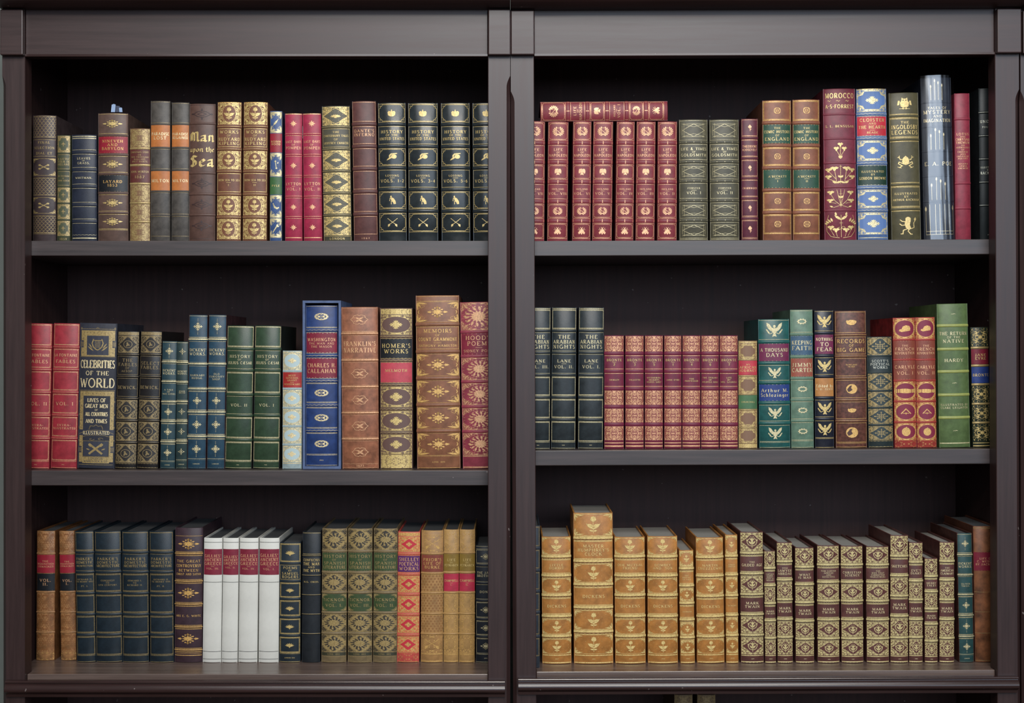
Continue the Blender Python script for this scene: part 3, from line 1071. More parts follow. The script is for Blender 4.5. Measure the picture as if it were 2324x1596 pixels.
def panel(art, x0, z0, x1, z1, spec, ctx):
    """lay one compartment's decoration; returns labels as (z0, z1, colour) with their lettering kept apart"""
    G = ('gold', ctx['gold'])
    T = ('text', ctx.get('tgold', ctx['gold']), ctx['n'])
    cx, cz, hw, hz = 0.0, (z0 + z1) / 2, (x1 - x0) / 2, (z1 - z0) / 2
    label = None
    art.zl = (z0 - .4, z1 + .4)
    for op in spec.split(';'):
        if not op: continue
        q = op.split(':')
        k = q[0]
        if k == 'lb':
            label = ctx['cols'][q[1]] if q[1] in ctx['cols'] else tuple(map(int, q[1].split(',')))
            ctx['labels'].append((z0, z1, label))
            T = ('label%d' % (len(ctx['labels']) - 1), ctx.get('lgold', ctx['gold']))
        elif k == 'sub':                        # shrink the working area: shares from the top and the bottom
            a, b = float(q[1]), float(q[2])
            z1, z0 = z1 - a * (z1 - z0), z0 + b * (z1 - z0)
            cz, hz = (z0 + z1) / 2, (z1 - z0) / 2
        elif k in ('tx', 'tX', 'tk'):
            big = 1.0
            if k == 'tX': big, k = 1.28, 'tx'
            rows = q[1].split('|')
            hs = [.62 if r.startswith('~') else (.3 if r == '-' else (.5 if r == '*' else 1.0)) for r in rows]
            tot = sum(hs) + .28 * (len(rows) - 1)
            unit = 2 * hz * (.80 if label else .78) / tot
            if k == 'tx': unit = min(unit, 2 * hw * .17 * big, 2 * hz * (.175 * big if hz > 5 else .62))
            if hz <= 4.5: unit = 2 * hz * (.75 if big > 1 else .45) / max(hs)
            z = cz + unit * tot / 2
            key = T
            off = L3 + (.14 if label else 0)
            for r, h in zip(rows, hs):
                hh = unit * h
                if r == '-':
                    art.line([(-hw * .16, z - hh / 2), (hw * .16, z - hh / 2)], .5, key, off)
                elif r == '*':
                    for xx in (-.6, -.1, .4): Pen(art, hw * xx, z - hh / 2, hh * .7, hh * .5, key, off, .5).line([(-.9, 0), (-.3, .6), (.2, -.4), (.9, .5)])
                else:
                    t = r.lstrip('~')
                    if k == 'tk':
                        tw = sum(float(BLACK[c].split(';')[0]) + .06 for c in t)
                        art.nib(t, 0, z - hh, min(hh, 2 * hw * .92 / tw), key, off)
                    else:
                        cap = hh * .92
                        nat = art.text_width(t, .24)
                        lim = 2 * hw * .84
                        hsq = 1.0
                        if nat * cap > lim:
                            hsq = max(.72, lim / (nat * cap))
                            cap = min(cap, lim / (nat * hsq))
                        art.text(t, 0, z - hh + (hh - cap) / 2, cap, key, off, hsq, 1.05, .24)
                z -= hh + .28 * unit
        elif k == 'mo':
            s = float(q[2]) if len(q) > 2 else .6
            asp = float(q[3]) if len(q) > 3 else 1.0
            r = min(hw / max(asp, 1e-3), hz) * s
            key = ('ink', ctx['cols'][q[4]]) if len(q) > 4 else G
            MOT[q[1]](Pen(art, 0, cz, r * asp, r, key, L3, min(.62, max(.3, r * .085))))
        elif k == 'ln':
            n = int(q[1]) if len(q) > 1 else 1
            for i in range(n):
                for z in (z0 + .35 + i * .9, z1 - .35 - i * .9): art.line([(x0, z), (x1, z)], .56, G, L2)
        elif k == 'lt':                         # thick gold rules top and bottom
            for z in (z0 + .5, z1 - .5): art.line([(x0, z), (x1, z)], .95, G, L2)
        elif k == 'zz' or k == 'wv' or k == 'dt':
            for z in (z0 + .6, z1 - .6):
                n = 15 if k == 'zz' else 13
                if k == 'dt':
                    for i in range(n):
                        x = x0 + (x1 - x0) * (i + .5) / n
                        art.poly([(x - .35, z), (x, z - .35), (x + .35, z), (x, z + .35)], G, L2)
                else:
                    art.line([(x0 + (x1 - x0) * i / n, z + (.45 if i % 2 else -.45)) for i in range(n + 1)], .4, G, L2)
        elif k in ('fr', 'fr2', 'frr', 'frc', 'frs'):
            ins = float(q[1]) if len(q) > 1 else .9
            wd = float(q[2]) if len(q) > 2 else .58
            a0, b0, a1, b1 = x0 + ins, z0 + ins * .7, x1 - ins, z1 - ins * .7
            if k == 'frs':
                art.line([(a0, b0), (a1, b0), (a1, b1), (a0, b1)], .6, G, L2, True)
                g = 1.5
                a0, b0, a1, b1 = a0 + g, b0 + g, a1 - g, b1 - g
                c = min(hw, hz) * .4
                pts = []
                for (px, pz, sx, sz, first) in ((a0, b0, 1, 1, 0), (a1, b0, -1, 1, 1), (a1, b1, -1, -1, 0), (a0, b1, 1, -1, 1)):
                    cc = [(px, pz + sz * c), (px + sx * c * .45, pz + sz * c * .8), (px + sx * c * .35, pz + sz * c * .35), (px + sx * c * .8, pz + sz * c * .45), (px + sx * c, pz)]
                    pts += cc if not first else cc[::-1]
                art.line(pts, .68, G, L2, True)
                for sx in (1, -1):
                    for sz in (1, -1):
                        for ddx, ddz in ((.12, .12), (.12, .42), (.42, .12)):
                            X, Z = sx * (a1 - ddx * c), cz + sz * (b1 - cz - ddz * c)
                            art.poly([(X - .4, Z), (X, Z - .4), (X + .4, Z), (X, Z + .4)], G, L2)
                continue
            art.line([(a0, b0), (a1, b0), (a1, b1), (a0, b1)], wd, G, L2, True)
            if k in ('fr2', 'frc'):
                g = 1.15
                art.line([(a0 + g, b0 + g), (a1 - g, b0 + g), (a1 - g, b1 - g), (a0 + g, b1 - g)], .42, G, L2, True)
                if k == 'frc':
                    for sx in (1, -1):
                        for sz in (1, -1):
                            X, Z = sx * (a1 - 2.2), cz + sz * (b1 - cz - 2.2)
                            art.poly([(X - .6, Z), (X, Z - .6), (X + .6, Z), (X, Z + .6)], G, L2)
            if k == 'frr':
                g, c = 1.7, min(hw, hz) * .28
                A0, B0, A1, B1 = a0 + g, b0 + g, a1 - g, b1 - g
                pts = []
                for (px, pz, aa) in ((A0 + c, B0 + c, 180), (A1 - c, B0 + c, 270), (A1 - c, B1 - c, 0), (A0 + c, B1 - c, 90)):
                    pts += [(px + c * math.cos(math.radians(aa + t)), pz + c * math.sin(math.radians(aa + t))) for t in (0, 30, 60, 90)]
                art.line(pts, .64, G, L2, True)
        elif k == 'gf':                         # fully gilt ground
            art.rect(x0 + .3, z0 + .1, x1 - .3, z1 - .1, G, L1)
        elif k == 'fl':                         # leather coloured scrolls cut into the gilding: n, seed, hole
            hole = (q[3], float(q[4]), float(q[5])) if len(q) > 5 else None
            scrolls(art, x0, z0, x1, z1, ('ink', ctx['ink']), L2, int(int(q[1]) * 2.7), int(q[2]), hole, .34, .72)
        elif k == 'fg':                         # gold scrolls on the leather
            hole = (q[3], float(q[4]), float(q[5])) if len(q) > 5 else None
            scrolls(art, x0, z0, x1, z1, G, L2, int(q[1]), int(q[2]), hole, .36)
        elif k == 'sh':                         # shaped ground inside the gilding
            P = shape_pts(q[1], hw * float(q[2]), hz * float(q[3]), cx, cz)
            c = ctx['cols'][q[4]] if len(q) > 4 else ctx['ink']
            art.poly(P, ('ink', c), L2 + .03)
            art.line(P, .38, G, L3, True)
        elif k == 'dots':
            rx, rz = float(q[2]), float(q[3])
            n = int(q[1])
            for i in range(n):
                a = 2 * math.pi * (i + .5) / n
                X, Z = hw * rx * math.cos(a), cz + hz * rz * math.sin(a)
                art.poly([(X - .42, Z), (X, Z - .42), (X + .42, Z), (X, Z + .42)], G, L3)
        elif k == 'co':                         # corner sprays
            s = float(q[1]) if len(q) > 1 else .34
            r = min(hw, hz) * s
            for sx in (1, -1):
                for sz in (1, -1):
                    p = Pen(art, sx * (hw - .4), cz + sz * (hz - .3), -sx * r * 1.25, -sz * r, G, L3, .34)
                    p.leaf(.1, .1, 45, .9, .3); p.leaf(.1, .1, 8, 1.5, .3); p.leaf(.1, .1, 82, 1.3, .3)
                    p.curl(.75, .3, .3, 0, 1, 1.0); p.curl(.3, .8, .3, 90, -1, 1.0)
        elif k == 'scale':
            nx, nz = 7, 9
            for i in range(nz):
                for j in range(nx + 1):
                    X = x0 + (x1 - x0) * (j + (.5 if i % 2 else 0)) / nx
                    Z = z0 + (z1 - z0) * (i + .2) / nz
                    rx, rz = (x1 - x0) / nx * .5, (z1 - z0) / nz * .8
                    art.line([(X - rx, Z + rz), (X - rx * .6, Z + rz * .3), (X, Z), (X + rx * .6, Z + rz * .3), (X + rx, Z + rz)], .4, G, L2)
        elif k == 'lattice':
            n = 7
            dz = (x1 - x0) / n * .8
            m = int((z1 - z0) / dz)
            for i in range(m):
                for j in range(n):
                    X, Z = x0 + (x1 - x0) * (j + (.5 if i % 2 else .0) + .25) / n, z0 + (z1 - z0) * (i + .5) / m
                    r, rz = (x1 - x0) / n * .3, (z1 - z0) / m * .42
                    art.poly([(X - r, Z), (X, Z - rz), (X + r, Z), (X, Z + rz)], ('ink', ctx['ink']), L2)
        elif k == 'strap':
            a0, b0, a1, b1 = x0 + .9, z0 + .7, x1 - .9, z1 - .7
            art.line([(a0, b0), (a1, b0), (a1, b1), (a0, b1)], .4, G, L2, True)
            e, f = hw * .68, hz * .62
            art.line([(-e, cz - f), (e, cz - f)], .42, G, L2); art.line([(-e, cz + f), (e, cz + f)], .42, G, L2)
            art.line([(-e * 1.1, cz - f * .8), (-e * 1.1, cz + f * .8)], .42, G, L2); art.line([(e * 1.1, cz - f * .8), (e * 1.1, cz + f * .8)], .42, G, L2)
            art.line([(-e * 1.05, cz), (0, cz - f), (e * 1.05, cz), (0, cz + f)], .5, G, L2, True)
            for s in (1, -1):
                art.line([(s * e * 1.15, cz + f * 1.05), (-s * 0, cz + f * .55)], .36, G, L2); art.line([(s * e * 1.15, cz - f * 1.05), (0, cz - f * .55)], .36, G, L2)
                art.line([(s * e * .9, cz - f * 1.15), (s * e * .9, cz + f * 1.15)], .36, G, L2)
        elif k == 'edge':                       # upright gold rules along the joints
            for s in (1, -1): art.line([(s * (hw - .5), z0), (s * (hw - .5), z1)], .6, G, L2)
        elif k == 'bar':                        # horizontal bar: height share, thickness mm, colour?
            z = z0 + (z1 - z0) * float(q[1])
            key = ('ink', ctx['cols'][q[3]]) if len(q) > 3 else G
            art.line([(x0, z), (x1, z)], float(q[2]), key, L2)
        elif k == 'celeb':
            celebrities(art, x0, z0, x1, z1, G, T, ctx)


def celebrities(art, x0, z0, x1, z1, G, T, ctx):
    W, H = x1 - x0, z1 - z0
    X = lambda t: x0 + W * t
    Z = lambda t: z1 - H * t
    I = ('ink', ctx['ink'])

    def box(a, b, c, d, key, off): art.rect(X(a), Z(d), X(c), Z(b), key, off)
    # upper gilt block with the lyre
    box(.06, .045, .94, .225, G, L1)
    for a in (.06, .94): art.line([(X(a), Z(.03)), (X(a), Z(.225))], .5, G, L2)
    art.line([(X(.03), Z(.035)), (X(.97), Z(.035))], .5, G, L2)
    for a in (.06, .5, .94): Pen(art, X(a), Z(.03), 1.5, 1.3, G, L2, .5).ring(0, 0, 1)
    for k in range(9): Pen(art, X(.16 + .085 * k), Z(.062), 1.0, .9, I, L2, .4).line([(-.6, .7), (.5, 0), (-.6, -.7)])
    for a in (.12, .88):
        for b in (.1, .2): Pen(art, X(a), Z(b), 1.1, 1.1, I, L2, .4).ring(0, 0, 1)
    for a in (.02, .86):
        box(a, .115, a + .12, .165, I, L2)
        for k in range(5): art.line([(X(a + .015 + .023 * k), Z(.125)), (X(a + .015 + .023 * k), Z(.157))], .45, G, L3)
    box(.24, .082, .76, .216, I, L2)
    p = Pen(art, X(.5), Z(.148), W * .17, H * .045, G, L3, .8)
    for s in (1, -1):
        p.line([(s * .55, .95), (s * .75, .3), (s * .55, -.3), (s * .25, -.6), (0, -.75)], 2.0)
        p.leaf(s * .5, -.9, 90 - s * 50, 1.2, .22); p.leaf(s * .7, -.5, 90 - s * 35, 1.0, .2)
        for k in range(2): p.line([(s * (.1 + .2 * k), .8), (s * (.1 + .2 * k), -.4)], .8)
    p.line([(-.6, .75), (.6, .75)], 1.2)
    art.line([(X(.04), Z(.228)), (X(.96), Z(.228))], .5, G, L2)
    # title
    art.text('CELEBRITIES', 0, Z(.306), H * .053, T, L3, .53, .85)
    art.text('OF THE', 0, Z(.356), H * .028, T, L3, .95, 1.1, .16)
    art.text('WORLD', 0, Z(.441), H * .062, T, L3, .76, .85)
    art.line([(X(.03), Z(.462)), (X(.97), Z(.462))], .55, G, L2)
    # lower gilt border
    box(.05, .468, .95, .5, G, L1)
    box(.05, .5, .17, .96, G, L1); box(.83, .5, .95, .96, G, L1)
    for k in range(9): Pen(art, X(.14 + .09 * k), Z(.484), 1.0, .9, I, L2, .42).line([(-.6, .7), (.5, 0), (-.6, -.7)])
    for a in (.11, .89):
        for k in range(9):
            z = Z(.52 + .05 * k)
            if k % 2: Pen(art, X(a), z, .95, .95, I, L2, .45).ring(0, 0, 1)
            else: Pen(art, X(a), z, 1.1, .9, I, L2, .45).line([(-.8, .7), (0, -.4), (.8, .7)])
        for k in range(4): Pen(art, X(a + (.08 if a > .5 else -.08)), Z(.54 + .09 * k), .9, 1.2, G, L2, .45).ring(0, 0, 1)
    for t, v, c, hs in (('LIVES OF', .543, .026, .72), ('GREAT MEN', .583, .026, .68), ('OF', .603, .011, 1), ('ALL COUNTRIES', .639, .025, .52), ('AND TIMES', .688, .026, .68)):
        art.text(t, 0, Z(v), H * c, T, L3, hs, 1.1)
    box(.04, .735, .96, .775, I, L2 + .05)
    art.line([(X(.04), Z(.765)), (X(.3), Z(.742)), (X(.5), Z(.737)), (X(.7), Z(.742)), (X(.96), Z(.765))], .5, G, L3)
    art.line([(X(.04), Z(.792)), (X(.3), Z(.776)), (X(.5), Z(.772)), (X(.7), Z(.776)), (X(.96), Z(.792))], .5, G, L3)
    Pen(art, 0, Z(.715), W * .16, H * .018, G, L3, .6).line([(-1, -1), (-.8, .4), (-.3, .2), (0, .8), (.3, .2), (.8, .4), (1, -1)])
    art.text('ILLUSTRATED', 0, Z(.768), H * .023, T, L3 + .05, .8, 1.0)
    for s in (1, -1): Pen(art, s * W * .1, Z(.8), W * .07, H * .01, G, L3, .5).curl(0, 0, 1, 0, s)
    box(.2, .815, .8, .92, I, L2)
    p = Pen(art, 0, Z(.868), W * .22, H * .042, G, L3, 1.0)
    for s in (1, -1):
        p.line([(-s * .7, .85), (s * .7, -.85)], 3.2); p.leaf(s * .5, .3, 90 - s * 30, .6, .2); p.leaf(s * .6, -.2, 90 - s * 60, .5, .2)
    art.line([(X(.18), Z(.813)), (X(.82), Z(.813)), (X(.82), Z(.922)), (X(.18), Z(.922))], .5, G, L3, True)
    box(.17, .925, .83, .968, G, L1)
    art.text('LONDON', 0, Z(.943), H * .013, I, L2, 1.2)
    art.text('WARD LOCK & CO', 0, Z(.96), H * .012, I, L2, 1.0)
    for a in (.02, .86):
        box(a, .85, a + .12, .895, I, L2 + .02)
        for k in range(5): art.line([(X(a + .015 + .023 * k), Z(.858)), (X(a + .015 + .023 * k), Z(.888))], .45, G, L3)
    art.line([(X(.05), Z(.978)), (X(.95), Z(.978))], .55, G, L2)

# ------------------------------------------------------------------ books
CR = {  # reading windows of the photograph: origin u, v, pixels per reading unit, bookcase, tier
    '1a': (60, 220, .2130, 'L', 0), '1b': (400, 220, .2130, 'L', 0), '1c': (720, 220, .2130, 'L', 0),
    '1d': (1200, 200, .22556, 'R', 0), '1e': (1520, 200, .22556, 'R', 0), '1f': (1850, 160, .2506, 'R', 0),
    '2a': (60, 700, .2381, 'L', 1), '2b': (400, 670, .25696, 'L', 1), '2c': (680, 660, .26316, 'L', 1),
    '2d': (1200, 680, .22556, 'R', 1), '2e': (1520, 680, .22556, 'R', 1), '2f': (1850, 680, .22556, 'R', 1),
    '3a': (60, 1180, .2130, 'L', 2), '3b': (380, 1180, .2130, 'L', 2), '3c': (720, 1180, .2130, 'L', 2),
    '3d': (1200, 1140, .2381, 'R', 2), '3e': (1520, 1180, .2130, 'R', 2), '3f': (1850, 1180, .21308, 'R', 2),
    '4r': (0, 0, 1.0, 'R', 3)}
YB = {('L', 0): .068, ('R', 0): .068, ('L', 1): .062, ('R', 1): .062, ('L', 2): .094, ('R', 2): .064, ('R', 3): .10}
GROUPS = {('L', 0): 'books on the top shelf of the left bookcase', ('R', 0): 'books on the top shelf of the right bookcase',
          ('L', 1): 'books on the middle shelf of the left bookcase', ('R', 1): 'books on the middle shelf of the right bookcase',
          ('L', 2): 'books on the bottom shelf of the left bookcase', ('R', 2): 'books on the bottom shelf of the right bookcase',
          ('R', 3): 'books in the dark lower compartment'}
TH = math.radians(62)
COLS = {'red': (158, 30, 48), 'crimson': (140, 36, 58), 'black': (30, 32, 36), 'green': (44, 82, 62), 'orange': (200, 118, 52), 'brown': (104, 50, 44),
        'blue': (36, 62, 132), 'magenta': (122, 40, 78), 'steel': (64, 96, 122), 'rust': (162, 84, 64), 'purple': (94, 40, 106), 'olive': (146, 116, 44),
        'maroon': (128, 26, 48), 'sage': (66, 84, 50), 'dkgreen': (30, 60, 46), 'pyle': (66, 108, 60), 'amber': (196, 132, 66), 'chestnut': (140, 68, 50),
        'pale': (172, 190, 190), 'blind': (52, 34, 34), 'white': (222, 220, 210), 'coral': (186, 40, 52), 'ink': (26, 24, 24), 'umber': (122, 76, 38), 'scarlet': (200, 40, 56),
        'ch': (122, 90, 66), 'leaf': (78, 120, 78), 'carm': (136, 30, 46), 'wine': (120, 26, 52), 'grant': (176, 42, 36)}


def spine_map(A, w, b):
    """(x along curve, z, lift) in mm -> metres in the book's own space, y pointing into the shelf"""
    A = np.asarray(A, dtype=float)
    t = A[:, 0] / (w / 2) * TH
    X = w / 2 * np.sin(t) / math.sin(TH)
    k = b / (1 - math.cos(TH))
    Y = b - k * (np.cos(t) - math.cos(TH))
    dX, dY = w / 2 * np.cos(t) / math.sin(TH), k * np.sin(t)
    n = np.sqrt(dX * dX + dY * dY)
    X = X + A[:, 2] * dY / n
    Y = Y - A[:, 2] * dX / n
    return np.stack([X, Y, A[:, 1]], 1) / 1000.0


def grid_faces(nr, nc):
    return [(r * nc + c, r * nc + c + 1, (r + 1) * nc + c + 1, (r + 1) * nc + c) for r in range(nr - 1) for c in range(nc - 1)]


def build_spine(w, b, h, mat, parent, thick=1.6):
    nc = 15
    xs = [-w / 2 + w * i / (nc - 1) for i in range(nc)]
    rows = [(0.0, -.9), (.35, -.3), (1.0, 0), (h * .33, 0), (h * .66, 0), (h - 1.1, 0), (h - .4, -.3), (h, -1.0)]
    out = [(x, z, o) for z, o in rows for x in xs]
    inn = [(x, z, -thick) for z in (h, 0.0) for x in xs]
    V = np.concatenate([spine_map(out, w, b), spine_map(inn, w, b)])
    nr = len(rows)
    F = grid_faces(nr, nc)
    base = nr * nc
    for c in range(nc - 1):
        F.append(((nr - 1) * nc + c, (nr - 1) * nc + c + 1, base + c + 1, base + c))
        F.append((base + c, base + c + 1, base + nc + c + 1, base + nc + c))
        F.append((base + nc + c, base + nc + c + 1, c + 1, c))
    for c, fl in ((0, 1), (nc - 1, 0)):
        ring = [r * nc + c for r in range(nr)] + [base + c, base + nc + c]
        F.append(tuple(ring[::-1] if not fl else ring))
    return mesh_obj('spine', V, F, mat, parent, True)


def band_mesh(name, w, b, hb, pr, mat, parent):
    nc = 15
    xs = [-w / 2 * .996 + w * .996 * i / (nc - 1) for i in range(nc)]
    prof = [(-.5, -.05), (-.46, .45), (-.3, .85), (0, 1.0), (.3, .85), (.46, .45), (.5, -.05)]
    V = spine_map([(x, q[0] * hb, q[1] * pr) for q in prof for x in xs], w, b)
    return mesh_obj(name, V, grid_faces(len(prof), nc), mat, parent, True)


def box_vf(x0, x1, y0, y1, z0, z1, c=0.0):
    """box with chamfered edges on the x faces"""
    V = [(x0, y0, z0), (x1, y0, z0), (x1, y1, z0), (x0, y1, z0), (x0, y0, z1), (x1, y0, z1), (x1, y1, z1), (x0, y1, z1)]
    F = [(3, 2, 1, 0), (4, 5, 6, 7), (0, 1, 5, 4), (1, 2, 6, 5), (2, 3, 7, 6), (3, 0, 4, 7)]
    return V, F


n_books = 0


def book(label, crop, x, top, col, divs, panels, gold_='gold', bh=26, board=None, pages=None, bd='', pr=1.15, y=None, bandcol=None, tgold=None,
         lgold=None, ink_=None, rough=.46, mottle=.14, depth=None, name='book', lift=0.0, bot=None, bulge=.13, headgold=None, flat=False, place=True, grain=700, scale=60.0):
    global n_books
    n_books += 1
    rnd = random.Random(n_books * 7 + 3)
    ru, rv, sc, case, tier = CR[crop]
    yy = (YB[(case, tier)] if y is None else y) + rnd.uniform(-.0012, .0012)
    wpx = ((x[1] - x[0]) + (x[3] - x[2])) / 2 * sc - .6
    s = (D + yy) / FPX
    w = wpx * s * 1000 * (1 + .0)
    b = min(bulge * w, 6.5)
    se = (D + yy + b / 1000) / FPX
    w = wpx * se * 1000
    cb, ct = ru + (x[2] + x[3]) / 2 * sc, ru + (x[0] + x[1]) / 2 * sc
    xb, xt = (cb - UC) * se, (ct - UC) * se
    zs = shelf_z(case, tier, xb) + lift
    h = (PZ(rv + top * sc, yy) - zs) * 1000
    ang = math.atan2(xt - xb, h / 1000)
    zoff = (abs(math.sin(ang)) * w / 2 + .15) / 1000
    root = empty(name, (xb, yy, zs + zoff), (0, ang, 0))
    tag(root, label, 'book', GROUPS[(case, tier)])
    lm = leather(col, rough, mottle, grain, scale)
    bm = leather(board, .55, .2) if board else lm
    dep = (depth or min(.68 * h, 178.0))
    # binding
    build_spine(w, b, h, lm, root)
    t = 2.4
    V, F = box_vf(-t / 2, t / 2, b * .88, dep, 0.0, h)
    bo = mesh_obj('cover_board', np.array(V) / 1000, F, bm, root)
    bo.location.x = (-w / 2 + t / 2) / 1000
    share(bo, 'cover_board', root, ((w / 2 - t / 2) / 1000, 0, 0))
    pw = w - 2 * t - .2
    nc = 9
    pts = [(-pw / 2 + pw * i / (nc - 1), 0, -2.0) for i in range(nc)]
    fr = spine_map(pts, w, b)[:, :2] * 1000
    fr[:, 0] = np.clip(fr[:, 0], -pw / 2, pw / 2)
    ring = [tuple(q) for q in fr] + [(pw / 2, dep - 4), (-pw / 2, dep - 4)]
    m = len(ring)
    V = [(q[0] / 1000, q[1] / 1000, zz / 1000) for zz in (3.0, h - 3.2) for q in ring]
    F = [(i, (i + 1) % m, m + (i + 1) % m, m + i) for i in range(m)] + [tuple(range(m))[::-1], tuple(range(m, 2 * m))]
    mesh_obj('page_block', V, F, pages or PAGES_DARK, root)
    # raised bands and the compartments between them
    zv = lambda q: (PZ(rv + q * sc, yy) - zs) * 1000
    hb = bh * sc * s * 1000
    art = Art(w)
    ctx = {'gold': gold_, 'cols': COLS, 'labels': [], 'ink': ink_ or tuple(col)}
    if tgold: ctx['tgold'] = tgold
    if lgold: ctx['lgold'] = lgold
    G = ('gold', gold_)
    edges = [(h - 1.0, 0)]
    first = None
    for q in divs:
        f = isinstance(q, tuple)
        z = zv(q[0] if f else q)
        edges.append((z, 0 if f else 1))
        if not f and not flat:
            mt = lm if bandcol is None else (gold(bandcol) if isinstance(bandcol, str) else leather(bandcol, .38, .1))
            if first is None:
                first = band_mesh('raised_band', w, b, hb, pr, mt, root)
                first.location.z = z / 1000
            else:
                share(first, 'raised_band', root, (0, 0, z / 1000))
            if bd == 'I':
                for xx in (-.42, 0, .42):
                    X = w * xx
                    art.line([(X, z - hb * .34), (X, z + hb * .34)], .8, G, pr + .1)
                    for e in (-.34, .34): art.line([(X - .8, z + hb * e), (X + .8, z + hb * e)], .4, G, pr + .06)
            elif bd == 'd':
                for xx in (-.44, -.22, 0, .22, .44):
                    X = w * xx
                    art.poly([(X - .7, z), (X, z - .7), (X + .7, z), (X, z + .7)], G, pr + .12)
            elif bd == 'h':
                art.line([(-w / 2, z), (w / 2, z)], .5, G, pr + .12)
            elif bd == 'w':
                n = 16
                art.line([(-w / 2 + w * i / n, z + (.5 if i % 2 else -.5)) for i in range(n + 1)], .55, G, pr + .12)
            elif bd == 'rope2':
                art.line([(-w / 2, z + hb * .12), (w / 2, z + hb * .12)], hb * .8, G, pr + .14)
                n = 22
                wv = [(-w / 2 + w * i / n, z - hb * .5 - .1 + (.38 if i % 2 else -.38)) for i in range(n + 1)]
                art.line(wv, .75, ('ink', tuple(int(q * .62) for q in (ink_ or col))), .62)
                art.line([(a_, b_ - 1.15) for a_, b_ in wv], .5, G, L2)
                art.line([(-w / 2, z - hb * .5 - 2.1), (w / 2, z - hb * .5 - 2.1)], .6, G, L2)
                art.line([(-w / 2, z + hb * .5 + .6), (w / 2, z + hb * .5 + .6)], .6, G, L2)
            elif bd == 'rope':
                art.line([(-w / 2, z + hb * .15), (w / 2, z + hb * .15)], hb * .45, G, pr + .14)
        if bd in ('g', 'gg', 'w', 'rope', 'G') and not f:
            e = hb * .5
            for k in range(2 if bd == 'gg' else 1):
                for sg in (1, -1):
                    art.line([(-w / 2, z + sg * (e + .5 + .95 * k)), (w / 2, z + sg * (e + .5 + .95 * k))], .9 if bd == 'G' else .5, G, L2)
    edges.append((0.6, 0))
    if headgold:
        art.line([(-w / 2, h - 1.2), (w / 2, h - 1.2)], 1.6, ('gold', headgold), L2)
    for (za, ra), (zb2, rb), sp in zip(edges, edges[1:], panels):
        g = 1.35 if bd in ('g', 'w', 'rope', 'rope2') else (2.2 if bd == 'gg' else (1.7 if bd == 'G' else .5))
        z1 = za - (hb / 2 + g + (1.5 if bd == 'rope2' else 0) if ra else .5)
        z0 = zb2 + (hb / 2 + g if rb else .5)
        if sp and z1 > z0:
            ctx['n'] = ctx.get('n', 0) + 1
            panel(art, -w / 2 * .965, z0, w / 2 * .965, z1, sp, ctx)
    art.zl = (-1e9, 1e9)
    # title labels, lettering and gilding
    labs = []
    for z0, z1, c in ctx['labels']:
        nc = 11
        V = spine_map([(-w / 2 * .975 + w * .975 * i / (nc - 1), z, .30) for z in (z0, z1) for i in range(nc)], w, b)
        labs.append(mesh_obj('title_label', V, grid_faces(2, nc), leather(c, .42, .10), root, True))
    for key, (V, F) in art.b.items():
        if not V: continue
        P = spine_map(V, w, b)
        if key[0] == 'gold': tag(mesh_obj('gilt_pattern', P, F, gold(key[1]), root), kind='stuff')
        elif key[0] == 'ink': tag(mesh_obj('tooled_pattern', P, F, ink(key[1]), root), kind='stuff')
        elif key[0] == 'text': mesh_obj('lettering', P, F, gold(key[1]), root)
        else: mesh_obj('lettering', P, F, gold(key[1]), labs[int(key[0][5:])])
    root['spine_width'] = w / 1000
    root['spine_height'] = h / 1000
    return root

# ---- top shelf, left bookcase
FIL_DIA = 'gf;fl:9:%d:loz:.9:.9;sh:loz:.84:.84;mo:%s:%s:%s'
book('dark brown book with fish scale gilt panels, first on its shelf by the side panel', '1a', (66, 326, 78, 310), 195, (70, 56, 56), [442, 645, 850, 1060, 1255, (1455,)],
     ['ln;scale', 'ln;tx:FINAL|~-|SELECTION|~-|DIAL ET', 'ln;co:.4;mo:xbow:.5:1.5', 'ln;scale', 'ln;co:.4;mo:xbow:.5:1.5', 'ln;scale', 'ln'], 'dull', 16, pr=.6)
book('slim olive green book with gilt diamond panels, shorter than its brown neighbour', '1a', (330, 470, 328, 466), 408, (70, 74, 52), [602, 782, 957, 1135, 1312, (1485,)],
     ['gf;fl:7:11:loz:.8:.8;sh:oct:.7:.75;mo:cross:.34:.9', 'fr;tx:A LITTLE|TOUR IN|IRELAND', 'fr;tx:AN OXONIAN|~&|JOHN LEECH'] + ['gf;fl:7:11:loz:.8:.8;sh:oct:.7:.75;mo:cross:.34:.9'] * 3 + ['tx:1859'], 'dull', 14, pr=.5)
book('short navy book lettered LEAVES OF GRASS', '1a', (485, 750, 490, 750), 402, (40, 46, 62), [(455,), 588, 775, 952, 1147, 1325, (1465,)],
     ['bar:.25:1.2;bar:.75:1.2', '', 'tx:LEAVES|~OF|GRASS.;sub:0:0', 'tx:WHITMAN.', '', '', '', 'zz;bar:.5:1.6'], 'pale', 40, bd='g', pr=1.0)
nineveh = book('thick brown book lettered NINEVEH AND BABYLON with red and black labels', '1a', (762, 1090, 772, 1082), 172, (100, 76, 66), [408, 615, 820, 1025, 1235, (1412,)],
     ['ln;mo:lozenge:.62:2.1', 'lb:red;dt;tx:NINEVEH|AND|BABYLON', 'ln;mo:lozenge:.62:2.1', 'lb:black;dt;tx:LAYARD|1853', 'ln;mo:lozenge:.62:2.1', 'ln;mo:lozenge:.62:2.1', 'ln'], 'gold', 24, lgold='warm')
